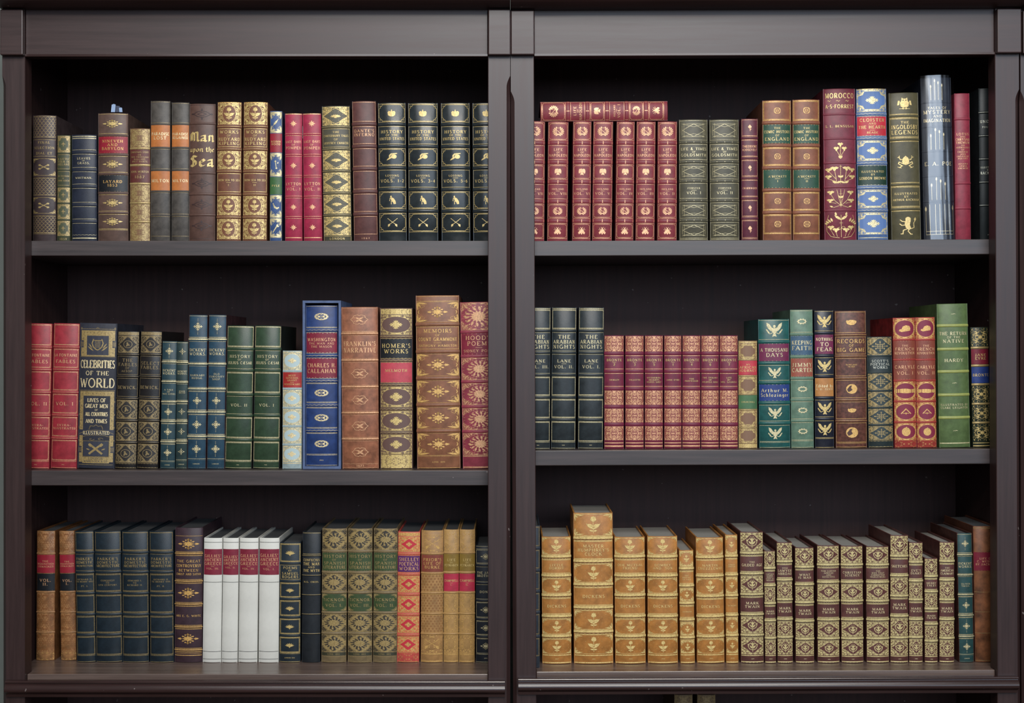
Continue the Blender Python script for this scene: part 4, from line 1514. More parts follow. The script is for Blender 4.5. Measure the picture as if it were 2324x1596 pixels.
book('small heavily gilt book with two brown labels beside the thick brown book', '1a', (1105, 1320, 1105, 1318), 335, (118, 84, 56), [548, 727, 925, 1130, 1330],
     ['gf;fl:22:21', 'lb:brown;ln;tx:CHRISTMAS STORY|~OR|~TWO THOUSAND|~BALLADS|~BRET HARTE', 'lb:brown;ln;tx:JOHN MORTON|-|1887', 'gf;fl:22:21', 'gf;fl:22:21', 'gf;fl:22:21'], 'dull', 22, pr=.7, bandcol='dull')
pl = [290, 543, 780, 1008, 1262, (1490,)]
for i, (c, x, t, l2, lab) in enumerate((('1a', (1325, 1535, 1325, 1530), 42, 'LOST', 'grey brown book with orange labels, the first of two, lettered PARADISE LOST'),
                                        ('1b', (-48, 142, -48, 134), 58, 'REGAINED', 'grey brown book with orange labels lettered PARADISE REGAINED'))):
    book(lab, c, x, t, (82, 76, 70), pl, ['ln', 'lb:orange;tx:PARADISE|%s' % l2, 'ln', 'lb:orange;tx:MILTON', 'ln', 'ln', ''], 'dim', 16, pr=.8, lgold='cream', mottle=.22)
book('brown book with blackletter gilt title MAN UPON THE SEA', '1b', (142, 422, 140, 414), 72, (96, 68, 58), [(98,), 282, 812, 1037, 1258, (1478,)],
     ['bar:.5:.5:blind', 'mo:eye:.75:1.6:blind', 'tk:Man|~Upon the|Sea', 'mo:eye:.7:1.6:blind', 'mo:eye:.7:1.6:blind', 'mo:eye:.7:1.6:blind', 'bar:.5:.5:blind'], 'gold', 26)
kp = 'gf;fl:16:31:oval:.55:.8;sh:oval:.5:.78;mo:flower:.58:1.0;ln'
for n, x, lab in (('I', (440, 700, 432, 686), 'gilt panelled tan brown book, volume I of the FROM SEA TO SEA pair'), ('II', (718, 980, 710, 962), 'gilt panelled tan brown book, volume II of the FROM SEA TO SEA pair')):
    book(lab, '1b', x, 55, (122, 74, 52), [315, 557, 793, 1037, 1282, (1520,)], [kp, 'fr;fr:1.6:.3;tx:WORKS|~OF|RUDYARD|KIPLING', kp, 'fr;fr:1.6:.3;tx:~FROM SEA TO SEA|-|~%s' % n, kp, kp, ''],
         'gold', 34, bd='h', ink_=(110, 66, 42), headgold='warm')
rb = 'edge;ln;co:.95;mo:%s:.62:.8'
book('slim blue book with gilt corners, red title label and green label', '1b', (998, 1132, 998, 1124), 150, (62, 90, 140), [(388,), (595,), (852,), (1045,), (1292,), (1505,)],
     [rb % 'feather', 'lb:red;ln;tx:ROBIN|HOOD', rb % 'arrow', 'lb:pyle;ln;tx:PYLE', rb % 'horn', rb % 'quiver', 'edge'], 'pale', 8, board=(36, 52, 92), lgold='gold')
for n, x, lab in (('I', (1160, 1342, 1160, 1344), 'bright crimson book, VOL. I of the LAST DAYS OF POMPEII pair'), ('II', (1350, 1540, 1360, 1556), 'bright crimson book, VOL. II of the LAST DAYS OF POMPEII pair')):
    book(lab, '1b', x, 176, (172, 34, 70), [402, 622, 845, 1067, 1285, (1488,)], ['mo:rosette:.36:.9', 'tx:LAST DAYS|~OF|POMPEII', 'mo:rosette:.36:.9', 'tx:LYTTON|-|VOL. %s' % n, 'mo:rosette:.36:.9', 'mo:rosette:.36:.9', 'bar:.8:1.3'],
         'rose', 14, bd='g', pr=.8, headgold='rose')
cp = 'gf;fl:13:41:loz:.9:.85;sh:loz:.85:.8;mo:lotus:.34:1.5;dots:8:.5:.5'
book('grey olive book with gilt cornered panels lettered THE CANTERBURY TALES', '1c', (46, 350, 74, 364), 97, (82, 78, 62), [322, 557, 792, 1027, 1262, (1480,)],
     [cp, 'fr;tx:~THE|CANTERBURY TALES|~OF|GEOFFREY CHAUCER', cp, cp, cp, cp, 'fr;tx:~LONDON'], 'gold', 26, bd='h')
book('plain brown book with gilt framed panels dated 1867 at its foot', '1c', (370, 624, 392, 646), 45, (98, 58, 54), [290, 527, 767, 1010, 1250, (1472,)],
     ['fr', "fr;sub:0:.25;tX:DANTE'S|INFERNO", 'fr', 'fr', 'fr', 'fr', 'tX:1·8·6·7'], 'rose', 40, pr=1.5)
for n, x, lab in (('1-2', (645, 942, 662, 955), 'black green history book numbered VOLS. 1-2, first of four alike'), ('3-4', (967, 1285, 975, 1288), 'black green history book, second of four alike from the brown book'),
                  ('5-6', (1316, 1625, 1328, 1630), 'black green history book numbered VOLS. 5-6, third of four alike'), ('7-8', (1652, 1950, 1664, 1956), 'black green history book half hidden by the middle upright')):
    book(lab, '1c', x, 62, (44, 50, 52), [292, 527, 757, 987, 1217, (1445,)], ['frs;mo:badge:.4', 'fr;tx:HISTORY|~OF THE|UNITED STATES', 'frs;mo:cannon:.46:1.1', 'fr;tx:~LOSSING|-|VOLS. %s' % n, 'frs;mo:soldier:.5:.8', 'frs;mo:swords:.5', ''],
         'gold', 34, pr=1.5, rough=.24, bulge=.17, bd='h' if 0 else '')

# ---- top shelf, right bookcase
npn = [552, 747, 945, 1142, 1337, (1522,)]


def napoleon(n, x, t, lab, **k):
    return book(lab, '1d', x, t, (138, 46, 56), npn, ['frr;mo:wreath:.52', 'fr;tx:LIFE|~OF|NAPOLEON', 'frr;mo:freagle:.45:.95', 'fr;tx:~IRELAND|-|VOL. %s' % n, 'frr;mo:wreath:.52', 'frr;mo:bee:.48:.95', ''], 'rose', 38, bd='I', pr=.9, **k)


for n, x, t, lab in (('VII', (-42, 164, -52, 156), 332, 'dusty red wreath spined volume half hidden by the middle upright'), ('VIII', (192, 404, 188, 386), 338, 'dusty red wreath spined book numbered VOL. VIII'),
                     ('VI', (444, 634, 440, 618), 334, 'dusty red wreath spined book numbered VOL. VI'), ('V', (648, 852, 640, 832), 336, 'dusty red wreath spined book numbered VOL. V'),
                     ('IV', (884, 1068, 872, 1050), 336, 'dusty red wreath spined book numbered VOL. IV'), ('III', (1084, 1278, 1076, 1262), 336, 'dusty red wreath spined book numbered VOL. III'),
                     ('II', (1298, 1492, 1294, 1488), 336, 'dusty red wreath spined book numbered VOL. II, last of the upright ones')):
    napoleon(n, x, t, lab)
n1 = napoleon('I', (0, 197, 0, 197), 273, 'dusty red wreath spined book lying flat on top of its upright set')
zt = PZ(200 + 316 * .22556, .064)
n1.location = (PX(1200 + 1400 * .22556, .064), .0665, PZ(200 + (140 + 305) / 2 * .22556, .064))
n1.rotation_euler = (0, math.radians(-90.4), 0)
for n, x, lab in (('I', (90, 382, 98, 382), 'olive grey strapwork book lettered VOL. I, tall and square'), ('II', (394, 696, 408, 698), 'olive grey strapwork book lettered VOL. II beside the slim maroon one')):
    book(lab, '1e', x, 315, (82, 78, 60), [545, 742, 937, 1132, 1330, (1518,)], ['strap', 'fr;tx:LIFE & TIMES|~OF|GOLDSMITH', 'strap', 'fr;tx:~FORSTER|-|VOL. %s' % n, 'strap', 'strap', 'ln'], 'pale', 30, bd='d', pr=1.1)
book('slim maroon book with a small gilt bud in each framed panel', '1e', (718, 886, 724, 886), 308, (98, 36, 54), [503, 707, 907, 1110, 1312, (1512,)],
     ['fr;mo:bud:.42:.8', 'ln;tx:THEODORE|ROOSEVELT', 'fr;mo:bud:.42:.8', 'ln;tx:CHARNWOOD', 'fr;mo:bud:.42:.8', 'fr;mo:bud:.42:.8', 'ln'], 'rose', 26, bd='g')
for n, x, lab in (('I', (926, 1222, 940, 1222), 'tan brown book with green labels, volume I of THE COMIC HISTORY OF ENGLAND'), ('II', (1232, 1506, 1240, 1508), 'tan brown book with green labels, volume II of THE COMIC HISTORY OF ENGLAND')):
    book(lab, '1e', x, 122 if n == 'I' else 114, (140, 84, 58), [347, 577, 802, 1027, 1252, (1472,)], ['fr:.7:.7;fr2:2.0;mo:seal:.3:.95', 'lb:green;fr;tx:~THE|COMIC HISTORY|~OF|ENGLAND', 'fr:.7:.7;fr2:2.0;mo:seal:.3:.95', "lb:green;fr;tx:~A'BECKETT|-|~%s" % n, 'fr:.7:.7;fr2:2.0;mo:seal:.3:.95', 'fr:.7:.7;fr2:2.0;mo:seal:.3:.95', ''],
         'warm', 34, pr=1.3, lgold='gold')
book('tall dark red book lettered MOROCCO with gilt carnations climbing its spine', '1f', (66, 362, 86, 372), 165, (124, 42, 58), [397, 617, 837, 1057, 1268], ['tX:MOROCCO|*|A·S·FORREST', 'tx:~S. L. BENSUSAN', 'mo:carn1:.85:.85', 'mo:carn2:.92:1.35', 'mo:carn3:.92:1.35', 'mo:carn4:.92:1.15'],
     'gold', 20, pr=.9)
cl = 'gf;fl:12:51:oct:.9:.9;sh:oct:.88:.82;mo:oval4:.4:1.3'
book('bright blue book with gilt scroll corners and a red label lettered CLOISTER AND THE HEARTH', '1f', (368, 642, 388, 658), 165, (84, 113, 162), [395, 615, 840, 1062, 1268, (1490,)],
     [cl, 'lb:scarlet;ln;tx:CLOISTER|~AND|THE HEARTH|-|~READE', cl, 'lb:dkgreen;ln;tx:~ILLUSTRATED|~BY|GORDON BROWNE', cl, cl, 'bar:.5:1.0'], 'pale', 34, bd='w', headgold='gold', lgold='gold')
book('olive book with gilt owl, frog and lion lettered THE INGOLDSBY LEGENDS', '1f', (662, 932, 692, 958), 202, (84, 78, 52), [415, 628, 1035, 1258], ['mo:owl:.62', 'fr;tX:~THE|INGOLDSBY|LEGENDS', 'mo:frog:.5:1.1', 'fr;tx:~ILLUSTRATED|~BY|~ARTHUR RACKHAM', 'mo:lion:.62:.85'], 'gold', 22, bd='gg')
poe = book('tallest book on the top shelf, dark spine under a crinkled clear plastic wrapper', '1f', (952, 1226, 986, 1264), 66, (42, 48, 62), [292, 512, 735, 960, 1188], ['mo:spires:.9:.8', 'tx:~TALES OF|MYSTERY|~AND|IMAGINATION', 'mo:spires:.95:.9', 'tx:E. A. POE', 'mo:spires:.98:.9', 'mo:base:.95:.86'], 'cream', 16, pr=.8)
book('slim rose red book with a long gilt title lettered LOTUS AND CHRYSANTHEMUM', '1f', (1258, 1396, 1272, 1410), 207, (148, 44, 64), [440, 1022, 1248], ['', 'tx:LOTUS|~AND|CHRYSAN|THEMUM|~AN|~ANTHOLOGY|~OF|~CHINESE|~AND|~JAPANESE|~POETRY|·|~JOSEPH|~LEWIS|~FRENCH', '', ''], 'rose', 22)
book('black green book lettered UNDINE in deep shade at the end of the top shelf', '1f', (1476, 1636, 1494, 1650), 160, (30, 38, 40), [380, 592, 802, 1012, 1222, (1440,)], ['', 'tx:UNDINE|~-|~FOUQUE', '', 'tx:~ILLUSTRATED|~BY|RACKHAM', '', '', 'tx:~1919'], 'silver', 24, bd='h')

# ---- middle shelf, left bookcase
for n, x, lab in (('II', (8, 247, -24, 217), 'bright red gilt framed book lettered VOL. II, partly behind the side upright'), ('I', (268, 508, 232, 482), 'bright red gilt framed book lettered FABLES VOL. I beside the thick black one')):
    book(lab, '2a', x, 146, (164, 42, 54), [372, 587, 803, 1022, 1242, (1458,)], ['frc', 'frc;tx:LA FONTAINE|-|FABLES', 'frc', 'frc;tx:VOL. %s' % n, 'frc;tx:~EXTRA-|~ILLUSTRATED', 'frc', 'ln;tx:~1842'], 'rose', 26, bd='h', pr=1.2)
book('thick blue black cloth book with gilt lyre lettered CELEBRITIES OF THE WORLD', '2a', (515, 868, 484, 842), 145, (46, 48, 60), [], ['celeb'], 'dull', 10, tgold='cream', rough=.6, bulge=.08)
bw = 'gf;fl:14:61:loz:.8:.8;sh:loz:.8:.86;mo:ringbird:.42:1.0;dots:8:.62:.66'
for t, x, lab in (('THE|FABLES|~OF|~AESOP.', (872, 1082, 848, 1044), 'black book with dull gilt bird rings lettered THE FABLES OF AESOP'), ('SELECT|FABLES.', (1088, 1300, 1058, 1248), 'black book with dull gilt bird rings lettered SELECT FABLES')):
    book(lab, '2a', x, 220, (34, 31, 31), [(262,), 442, 652, 862, 1072, 1282, (1478,)], ['gf', bw, 'fr;tx:' + t, 'fr;tx:BEWICK.', bw, bw, bw, 'zz;ln'], 'dim', 24, bd='h', ink_=(32, 28, 26), rough=.36)
dk = [515, 702, 895, 1082, 1277, (1462,)]
book('short slim teal book lettered A TALE OF TWO CITIES', '2a', (1300, 1436, 1274, 1416), 315, (42, 70, 78), dk, ['ln;mo:star:.56:.9', "tx:DICKENS'|WORKS.", 'tx:~A TALE|~OF|~TWO CITIES', 'ln;mo:star:.56:.9', 'ln;mo:star:.56:.9', 'ln;mo:star:.56:.9', 'dt;tx:~LONDON'], 'pale', 24, bd='rope')
book('shortest slimmest teal book of the four together, with ringed ornaments', '2b', (8, 109, -2, 92), 412, (46, 66, 66), [598, 772, 943, 1118, 1293, (1460,)], ['ln;mo:ringstar:.6:1.1', "tx:DICKENS'|WORKS.", 'tx:~EDWIN|~DROOD', 'ln;mo:ringstar:.6:1.1', 'ln;mo:ringstar:.6:1.1', 'ln;mo:ringstar:.6:1.1', 'dt;tx:~LONDON'], 'pale', 22, bd='rope')
for t, x, lab in (('~BARNABY|~RUDGE.', (114, 281, 98, 262), 'tall teal blue book with gilt crosses, first of the tall two'), ('~OLD|~CURIOSITY|~SHOP.', (288, 448, 271, 426), 'tall teal blue book with gilt crosses lettered OLD CURIOSITY SHOP')):
    book(lab, '2b', x, 176, (38, 72, 92), [395, 612, 832, 1037, 1253, (1452,)], ['ln;mo:star:.5:.9', "tx:DICKENS'|WORKS.", 'tx:' + t, 'ln;mo:star:.5:.9', 'ln;mo:star:.5:.9', 'ln;mo:star:.5:.9', 'dt;tx:~LONDON'], 'pale', 26, bd='rope', board=(60, 30, 34))
for n, x, d, lab in (('II', (453, 690, 430, 666), 1866, 'dark green gilt framed history lettered VOL. II'), ('I', (695, 932, 680, 908), 1865, 'dark green gilt framed history lettered VOL. I beside the small pale book')):
    book(lab, '2b', x, 272, (50, 72, 50), [478, 667, 882, 1067, 1283, (1470,)], ['fr:.8:.9;fr:1.9:.3', 'tx:HISTORY|~OF|JULIUS CÆSAR', 'fr:.8:.9;fr:1.9:.3', 'tx:VOL. %s' % n, 'fr:.8:.9;fr:1.9:.3', 'fr:.8:.9;fr:1.9:.3', 'ln;tx:~%d' % d], 'pale', 26, bd='g', rough=.36, board=(24, 30, 24))
gp = 'gf;fl:10:71:oval:.8:.8;sh:oval:.78:.74:pale;mo:oval4:.42:1.3'
book('small pale grey blue book with gilt ovals and a red label', '2b', (942, 1112, 938, 1108), 492, (172, 190, 190), [672, 828, 997, 1160, 1322, (1480,)], [gp, 'lb:grant;ln;tx:~MEET|~GENERAL|~GRANT|-|~WOODWARD', gp, gp, gp, gp, 'bar:.9:1.2'], 'cream', 16, pr=.6, ink_=(150, 160, 150), lgold='gold')
wash = book('deep blue book with two crimson labels standing inside a blue slipcase', '2c', (54, 329, 57, 329), 125, (38, 64, 120), [340, 560, 777, 987, 1207, (1415,)],
     ['ln;mo:cart:.4:1.7', 'lb:crimson;zz;tx:WASHINGTON|~THE MAN AND|~THE MASON', 'lb:crimson;zz;tX:CHARLES H.|CALLAHAN', 'ln;mo:cart:.4:1.7', 'ln;mo:cart:.4:1.7', 'ln;mo:cart:.4:1.7', 'ln;tx:~1913'], 'cream', 34, bd='w', pr=1.3, lift=.0045, depth=150, lgold='rose', y=.0655)
fk = 'fg:5:81:oval:.7:.8;mo:quat:.5:1.4'
book('tan calf book with lip shaped gilt ornaments and a two line title', '2c', (358, 676, 371, 682), 142, (158, 98, 68), [372, 602, 832, 1057, 1282, (1490,)],
     ['ln;mo:quat:.42:1.5', "tX:FRANKLIN'S|NARRATIVE", 'mo:quat:.42:1.5', 'mo:quat:.42:1.5', 'mo:quat:.42:1.5', 'mo:quat:.42:1.5', 'zz;tx:~1823'], 'rose', 24, bd='rope', pr=1.2, mottle=.2)
hm = 'gf;fl:16:91:oval:.9:.9;sh:oval:.86:.84;mo:oval4:.5:1.15'
book('gilt panelled brown book with a black label above a red label', '2c', (690, 976, 700, 972), 150, (96, 70, 62), [(208,), 397, 602, 812, 1022, 1227, (1412,)],
     ['gf;fl:8:92', hm, "lb:black;ln;tX:HOMER'S|WORKS", 'lb:205,70,84;ln;sub:0:.2;tx:MELMOTH', hm, hm, hm, 'gf;fl:10:93'], 'gold', 26, bd='w', pr=.8)
gm = 'fr:.5:.35;co:.62;fg:6:95:oval:.75:.8;mo:lozenge:.58:1.5'
book('tallest brown leather book on the middle shelf, lettered MEMOIRS', '2c', (1000, 1376, 1014, 1388), 42, (142, 90, 60), [(95,), 292, 527, 757, 987, 1212, (1425,)],
     ['ln', gm, 'fr;tX:MEMOIRS|~OF|COUNT GRAMMONT|-|~ANTHONY HAMILTON', gm, gm, gm, gm, 'ln;tx:~LOND. 1889'], 'warm', 32, pr=1.6)
hd = 'ln;fg:34:97:oval:.9:.9;mo:sunburst:.86:1.2;fr:.4:.3'
book('pinkish red gilt sunburst book half hidden by the middle upright', '2c', (1380, 1700, 1410, 1720), 100, (158, 60, 76), [357, 567, 787, 1002, 1217, (1420,)],
     [hd, "lb:crimson;fr;tX:HOOD'S|POEMS|-|~SIDNEY POETS", hd, hd, hd, hd, 'ln:3'], 'rose', 26, pr=1.1)

# ---- middle shelf, right bookcase
for n, d, x, lab in (('III', 1841, (-22, 222, -28, 212), 'black book lettered ARABIAN NIGHTS, half hidden by the middle upright'), ('II', 1840, (233, 482, 224, 468), 'black book lettered THE ARABIAN NIGHTS VOL. II'), ('I', 1839, (504, 757, 494, 746), 'black book lettered THE ARABIAN NIGHTS VOL. I beside the small red set')):
    book(lab, '2d', x, 80, (42, 49, 52), [(102,), 317, 537, 762, 987, 1212, (1432,)], ['ln', 'fr:.8:.8;fr:1.8:.26', 'tX:THE|ARABIAN|NIGHTS', 'tx:LANE|-|VOL. %s.' % n, 'fr:.8:.8;fr:1.8:.26', 'fr:.8:.8;fr:1.8:.26', 'fr:.8:.8;fr:1.8:.26', 'ln;tx:~%d' % d], 'pale', 28, bd='g', rough=.38, grain=260, mottle=.2)
br = 'gf;fl:26:101'
for n, t, c, x, lab in (('2', '~SHIRLEY', '2d', (760, 957, 760, 957), 'first of the seven small red gilt set, numbered 2'), ('3', '~VILLETTE', '2d', (972, 1156, 970, 1158), 'small red gilt book numbered 3, second of seven'), ('5', '~WUTHERING|~HEIGHTS|~AGNES GREY', '2d', (1168, 1350, 1166, 1350), 'small red gilt book numbered 5, third of seven'),
                        ('1', '~JANE EYRE', '2d', (1363, 1536, 1362, 1538), 'small red gilt book numbered 1, middle of seven'), ('4', '~THE|~PROFESSOR', '2e', (128, 308, 124, 308), 'small red gilt book numbered 4, fifth of seven'),
                        ('6', '~THE TENANT|~OF|~WILDFELL HALL', '2e', (316, 494, 314, 494), 'small red gilt book numbered 6, sixth of seven'), ('7', '~LIFE|~BY|~MRS. GASKELL', '2e', (502, 682, 500, 686), 'small red gilt book numbered 7, last of seven')):
    book(lab, c, x, 362, (122, 32, 60), [543, 722, 898, 1080, 1258, (1420,)], [br, 'lt;tx:BRONTE|-|%s' % n, 'lt;tx:' + t, br, br, br, 'bar:.72:1.7;bar:.3:2.4'], 'rose', 34, pr=.9, ink_=(118, 26, 44), tgold='gold')
ch = 'gf;fl:11:111:oct:.8:.75;sh:oct:.76:.72:ch'
book('short brown and gilt book with a red and a green label', '2e', (690, 878, 690, 882), 415, (128, 96, 70), [(440,), 607, 770, 955, 1110, 1290, (1450,)],
     ['gf', ch, 'lb:200,54,68;tx:~MY|AFRICAN|JOURNEY', ch, 'lb:leaf;tx:~CHURCHILL', ch, ch, 'gf;fl:6:112'], 'gold', 12, pr=.5, bandcol='dull')
book('teal green book with gilt eagles lettered A THOUSAND DAYS', '2e', (889, 1199, 899, 1214), 200, (34, 92, 88), [427, 642, 838, 1042, 1247, (1436,)], ['ln;mo:useagle:.74', 'lb:magenta;ln;tX:A THOUSAND|DAYS', 'ln;mo:useagle:.74', 'lb:blue;ln;tX:Arthur M.|Schlezinger', 'ln;mo:useagle:.74', 'ln;mo:useagle:.74', 'ln'], 'pale', 34, pr=1.5, rough=.34, bulge=.16)
book('pale sage green book lettered KEEPING FAITH with steel blue and rust labels', '2e', (1208, 1436, 1224, 1448), 104, (104, 134, 112), [350, 577, 795, 1012, 1222, (1420,)], ['ln;mo:oring:.38:1.5', 'lb:steel;zz;tX:KEEPING|FAITH', 'lb:rust;zz;tX:JIMMY|CARTER', 'ln;mo:oring:.38:1.5', 'ln;mo:oring:.38:1.5', 'ln;mo:oring:.38:1.5', 'ln'], 'pale', 28, pr=1.2)
book('navy book with gilt eagles lettered NOTHING TO FEAR', '2f', (-8, 182, 0, 190), 110, (34, 37, 50), [337, 567, 775, 993, 1203, (1396,)], ['ln;mo:useagle:.74', 'lb:magenta;ln;tX:NOTHING|TO|FEAR', 'ln;mo:useagle:.74', 'lb:amber;tx:Edited by|~B. D. ZEVIN', 'ln;mo:useagle:.74', 'ln;mo:useagle:.74', 'ln'], 'gold', 30, pr=1.3, rough=.34, lgold='cream')
book('reddish brown crackled book lettered RECORDS OF BIG GAME', '2f', (190, 513, 211, 517), 115, (102, 60, 48), [357, 572, 792, 1012, 1223, (1443,)], ['fr;mo:pig:.34:1.3', 'fr;tX:RECORDS|~OF|BIG GAME', 'fr;sub:.1:.25;tx:~ROWLAND|~WARD', 'fr;mo:head:.56', 'fr;mo:pig:.34:1.3', 'fr;mo:head:.56', 'ln'], 'warm', 30, bd='h', mottle=.26, scale=180.0, grain=220)
sc = 'gf;fl:12:121:loz:.9:.9;sh:loz:.9:.92;mo:lattcross:.6:1.3;dots:10:.6:.6'
book('short dark green black book with gilt lozenges between the brown and red books', '2f', (518, 768, 536, 786), 376, (40, 52, 52), [572, 737, 922, 1092, 1265, (1420,)], [sc, "tx:SCOTT'S|POETICAL|WORKS", sc, sc, sc, sc, 'ln;zz'], 'dull', 16, pr=.8, tgold='silver')
ca = 'gf;fl:9:131:oval:.9:.9;sh:oval:.82:.84:wine;mo:%s:%s:%s'
for n, x, t, lab in (('I', (780, 1002, 798, 1024), 185, 'orange red gilt book lettered THE FRENCH REVOLUTION VOL. I'), ('II', (1004, 1202, 1026, 1222), 180, 'orange red gilt book lettered THE FRENCH REVOLUTION VOL. II')):
    book(lab, '2f', x, t, (172, 58, 48), [407, 607, 817, 1027, 1237, (1422,)], [ca % ('cap', .48, 1.2), 'lb:chestnut;lt;tx:~THE|FRENCH|REVOLUTION', 'lb:chestnut;lt;tx:CARLYLE|-|VOL. %s' % n, ca % ('hands', .78, 1.9), ca % ('square', .5, 1.3), ca % ('ball', .55, 1.25), 'fg:8:133'], 'warm', 16, pr=.8, ink_=(150, 46, 38), board=(150, 34, 34), lgold='rose')
book('tall moss green book lettered THE RETURN OF THE NATIVE with gilded bands', '2f', (1218, 1532, 1250, 1556), 45, (92, 114, 66), [265, 502, 728, 963, 1192, (1442,)], ['mo:snake:.14:2.2', 'tx:THE RETURN|~OF THE|NATIVE', 'tx:HARDY', 'mo:snake:.14:2.2', 'tx:~ILLUSTRATED BY|~CLARE LEIGHTON', 'mo:snake:.14:2.2', 'bar:.9:1.6'], 'pale', 30, pr=1.3, bandcol=(162, 168, 88))
jf = 'fg:26:141;mo:rosette:.3:.8'
book('small gilt filigree book with maroon and blue labels, last on the middle shelf', '2f', (1558, 1742, 1590, 1762), 280, (40, 48, 34), [487, 667, 857, 1052, 1242, (1430,)], [jf, 'lb:maroon;ln;tx:JANE|EYRE', 'lb:blue;ln;tx:BRONTE', jf, jf, jf, 'bar:.75:1.2;bar:.2:1.6'], 'gold', 22, pr=.7, bandcol='dull')

# ---- bottom shelf, left bookcase
iq = 'gf;fl:20:151'
for n, x, lab in (('II', (114, 310, 106, 302), 'mottled tan calf book with red and black labels, first on the bottom shelf'), ('I', (352, 512, 368, 538), 'mottled tan calf book with red and black labels beside the dark blue set')):
    book(lab, '3a', x, 122, (168, 118, 70), [362, (572,), 772, 987, 1202, (1410,)], ['fl:20:151', 'lb:red;wv;tx:~THE|~INQUISITION|~UNMASKED', 'lb:black;wv;tx:VOL.|%s.' % n, 'fl:20:151', 'fl:20:151', 'fl:20:151', 'fg:8:152'], 'warm', 20, pr=.9, ink_=(126, 78, 40), mottle=.3, board=(120, 74, 34), y=.110, lgold='rose')
pk = 'fr:.7:.5;fr:1.9:.32'
for t, x, lab in (('~RICHARD II.|~TO HENRY VIII.|~-|~PT. I.', (516, 720, 544, 737), 'dark blue black architecture book beside the tan calf pair, first of four'), ('~CONQUEST|~TO|~13TH CENTURY.', (729, 1006, 744, 1026), 'dark blue black architecture book lettered CONQUEST, second of four'),
                  ('~EDWARD I.|~TO|~RICHARD II.', (1018, 1302, 1030, 1306), 'dark blue black architecture book lettered EDWARD I TO RICHARD II, third of four'), ('~RICHARD II.|~TO HENRY VIII.|~-|~PT. II.', (1309, 1566, 1322, 1570), 'dark blue black architecture book beside the plum one, last of four')):
    book(lab, '3a', x, 126, (30, 43, 52), [352, 562, 787, 1012, 1228, (1445,)], [pk, "tx:PARKER'S|DOMESTIC|ARCHITECTURE", pk + ';sub:.08:.08;tx:' + t, pk, pk, pk, 'ln'], 'dull', 28, bd='g', rough=.4, pages=PAGES_DARK, tgold='dull')
book('thick plum brown book lettered THE GREAT CONTROVERSY with gilt lozenges', '3b', (80, 386, 82, 368), 88, (64, 44, 52), [(170,), 365, 660, 905, 1148, 1392, (1432,)], ['', 'ln;mo:lozenge:.72:1.7', 'ln;tx:~THE GREAT|CONTROVERSY|~BETWEEN|~CHRIST AND SATAN', 'ln;mo:lozenge:.72:1.7', 'ln;tx:~MRS E. G. WHITE', 'ln;mo:lozenge:.72:1.7', 'ln', 'bar:.85:1.2'], 'warm', 22, bd='rope', pr=1.0)
for n, x, lab in (('III', (390, 590, 378, 572), 'cream white vellum book, first of four, VOL. III'), ('II', (594, 764, 580, 746), 'cream white vellum book with a yellowed foot, second of four'), ('IV', (772, 974, 758, 958), 'cream white vellum book, third of four, VOL. IV'), ('I', (982, 1196, 972, 1184), 'cream white vellum book, last of four, VOL. I')):
    book(lab, '3b', x, 197, (216, 214, 204), [(245,), (312,), (592,), (665,), (1410,), (1485,)], ['bar:.0:.7:ink', '', 'lb:crimson;ln;tx:GILLIES\'|ANCIENT|GREECE|-|~VOL. %s.' % n, '', 'bar:1.0:.7:ink;bar:.0:.7:ink', '', 'bar:1.0:.7:ink'], 'rose', 10, rough=.5, mottle=.05, scale=14.0, lgold='rose')
rg = 'fr:.6:.5;fr2:1.5;mo:fan:.46:1.15'
book('short dark book with a gilt fan in each panel lettered POEMS', '3b', (1200, 1424, 1194, 1416), 246, (34, 46, 54), [467, 657, 847, 1042, 1237, (1425,)], [rg, 'fr;tX:POEMS|~BY|SAMUEL|ROGERS', rg, rg, rg, rg, 'ln;tx:~LONDON 1836'], 'gold', 24, pr=1.1)
book('plain black book lettered THE MAN AND THE MYTH', '3b', (1440, 1638, 1434, 1624), 132, (32, 37, 42), [382, 592, 800, 1006, 1214, (1495,)], ['ln', 'tX:CONFUCIUS|THE MAN|~AND|THE MYTH', 'sub:.05:.4;tx:H.G. CREEL', '', '', '', ''], 'gold', 18, bd='h')
tk = 'gf;fl:16:161:oval:.95:.95;sh:loz:.92:.9;mo:sunburst:.9:1.4;ln'
for n, x, lab in (('I', (54, 322, 46, 308), 'olive tan gilt book with green labels, TICKNOR-style set VOL. I'), ('III', (328, 592, 328, 582), 'olive tan gilt history with green labels, middle of three, nicked lower label'), ('II', (600, 862, 598, 844), 'olive tan gilt history with green labels, VOL. II beside the coral book')):
    lab = {'I': 'olive tan gilt history with green labels, VOL. I, first of three'}.get(n, lab)
    book(lab, '3c', x, 96, (132, 112, 78), [337, 562, 777, 992, 1212, (1415,), (1452,)], [tk, 'lb:sage;zz;tx:HISTORY|~OF|SPANISH|LITERATURE', tk, 'lb:sage;co:.4;tx:TICKNOR.|-|VOL. %s.' % n, tk, tk, 'lb:62,62,44;tx:LOND. 1882', 'zz'], 'dull', 26, bd='h', ink_=(52, 46, 38), lgold='dull')
sh = 'gf;fl:13:171:loz:.8:.8;sh:loz:.7:.74:coral;mo:oval4:.34:1.1'
book('bright coral red gilt book with a purple title label', '3c', (860, 1102, 852, 1082), 130, (212, 82, 70), [(182,), 365, 582, 797, 1012, 1228, (1415,)], ['gf;fl:6:172', sh, 'lb:purple;tX:SHELLEY|POETICAL|WORKS', sh, sh, sh, sh, 'fg:8:173;ln'], 'warm', 30, bd='w', pr=.7, ink_=(208, 62, 60), lgold='rose', bulge=.1)
la = 'ln;lattice'
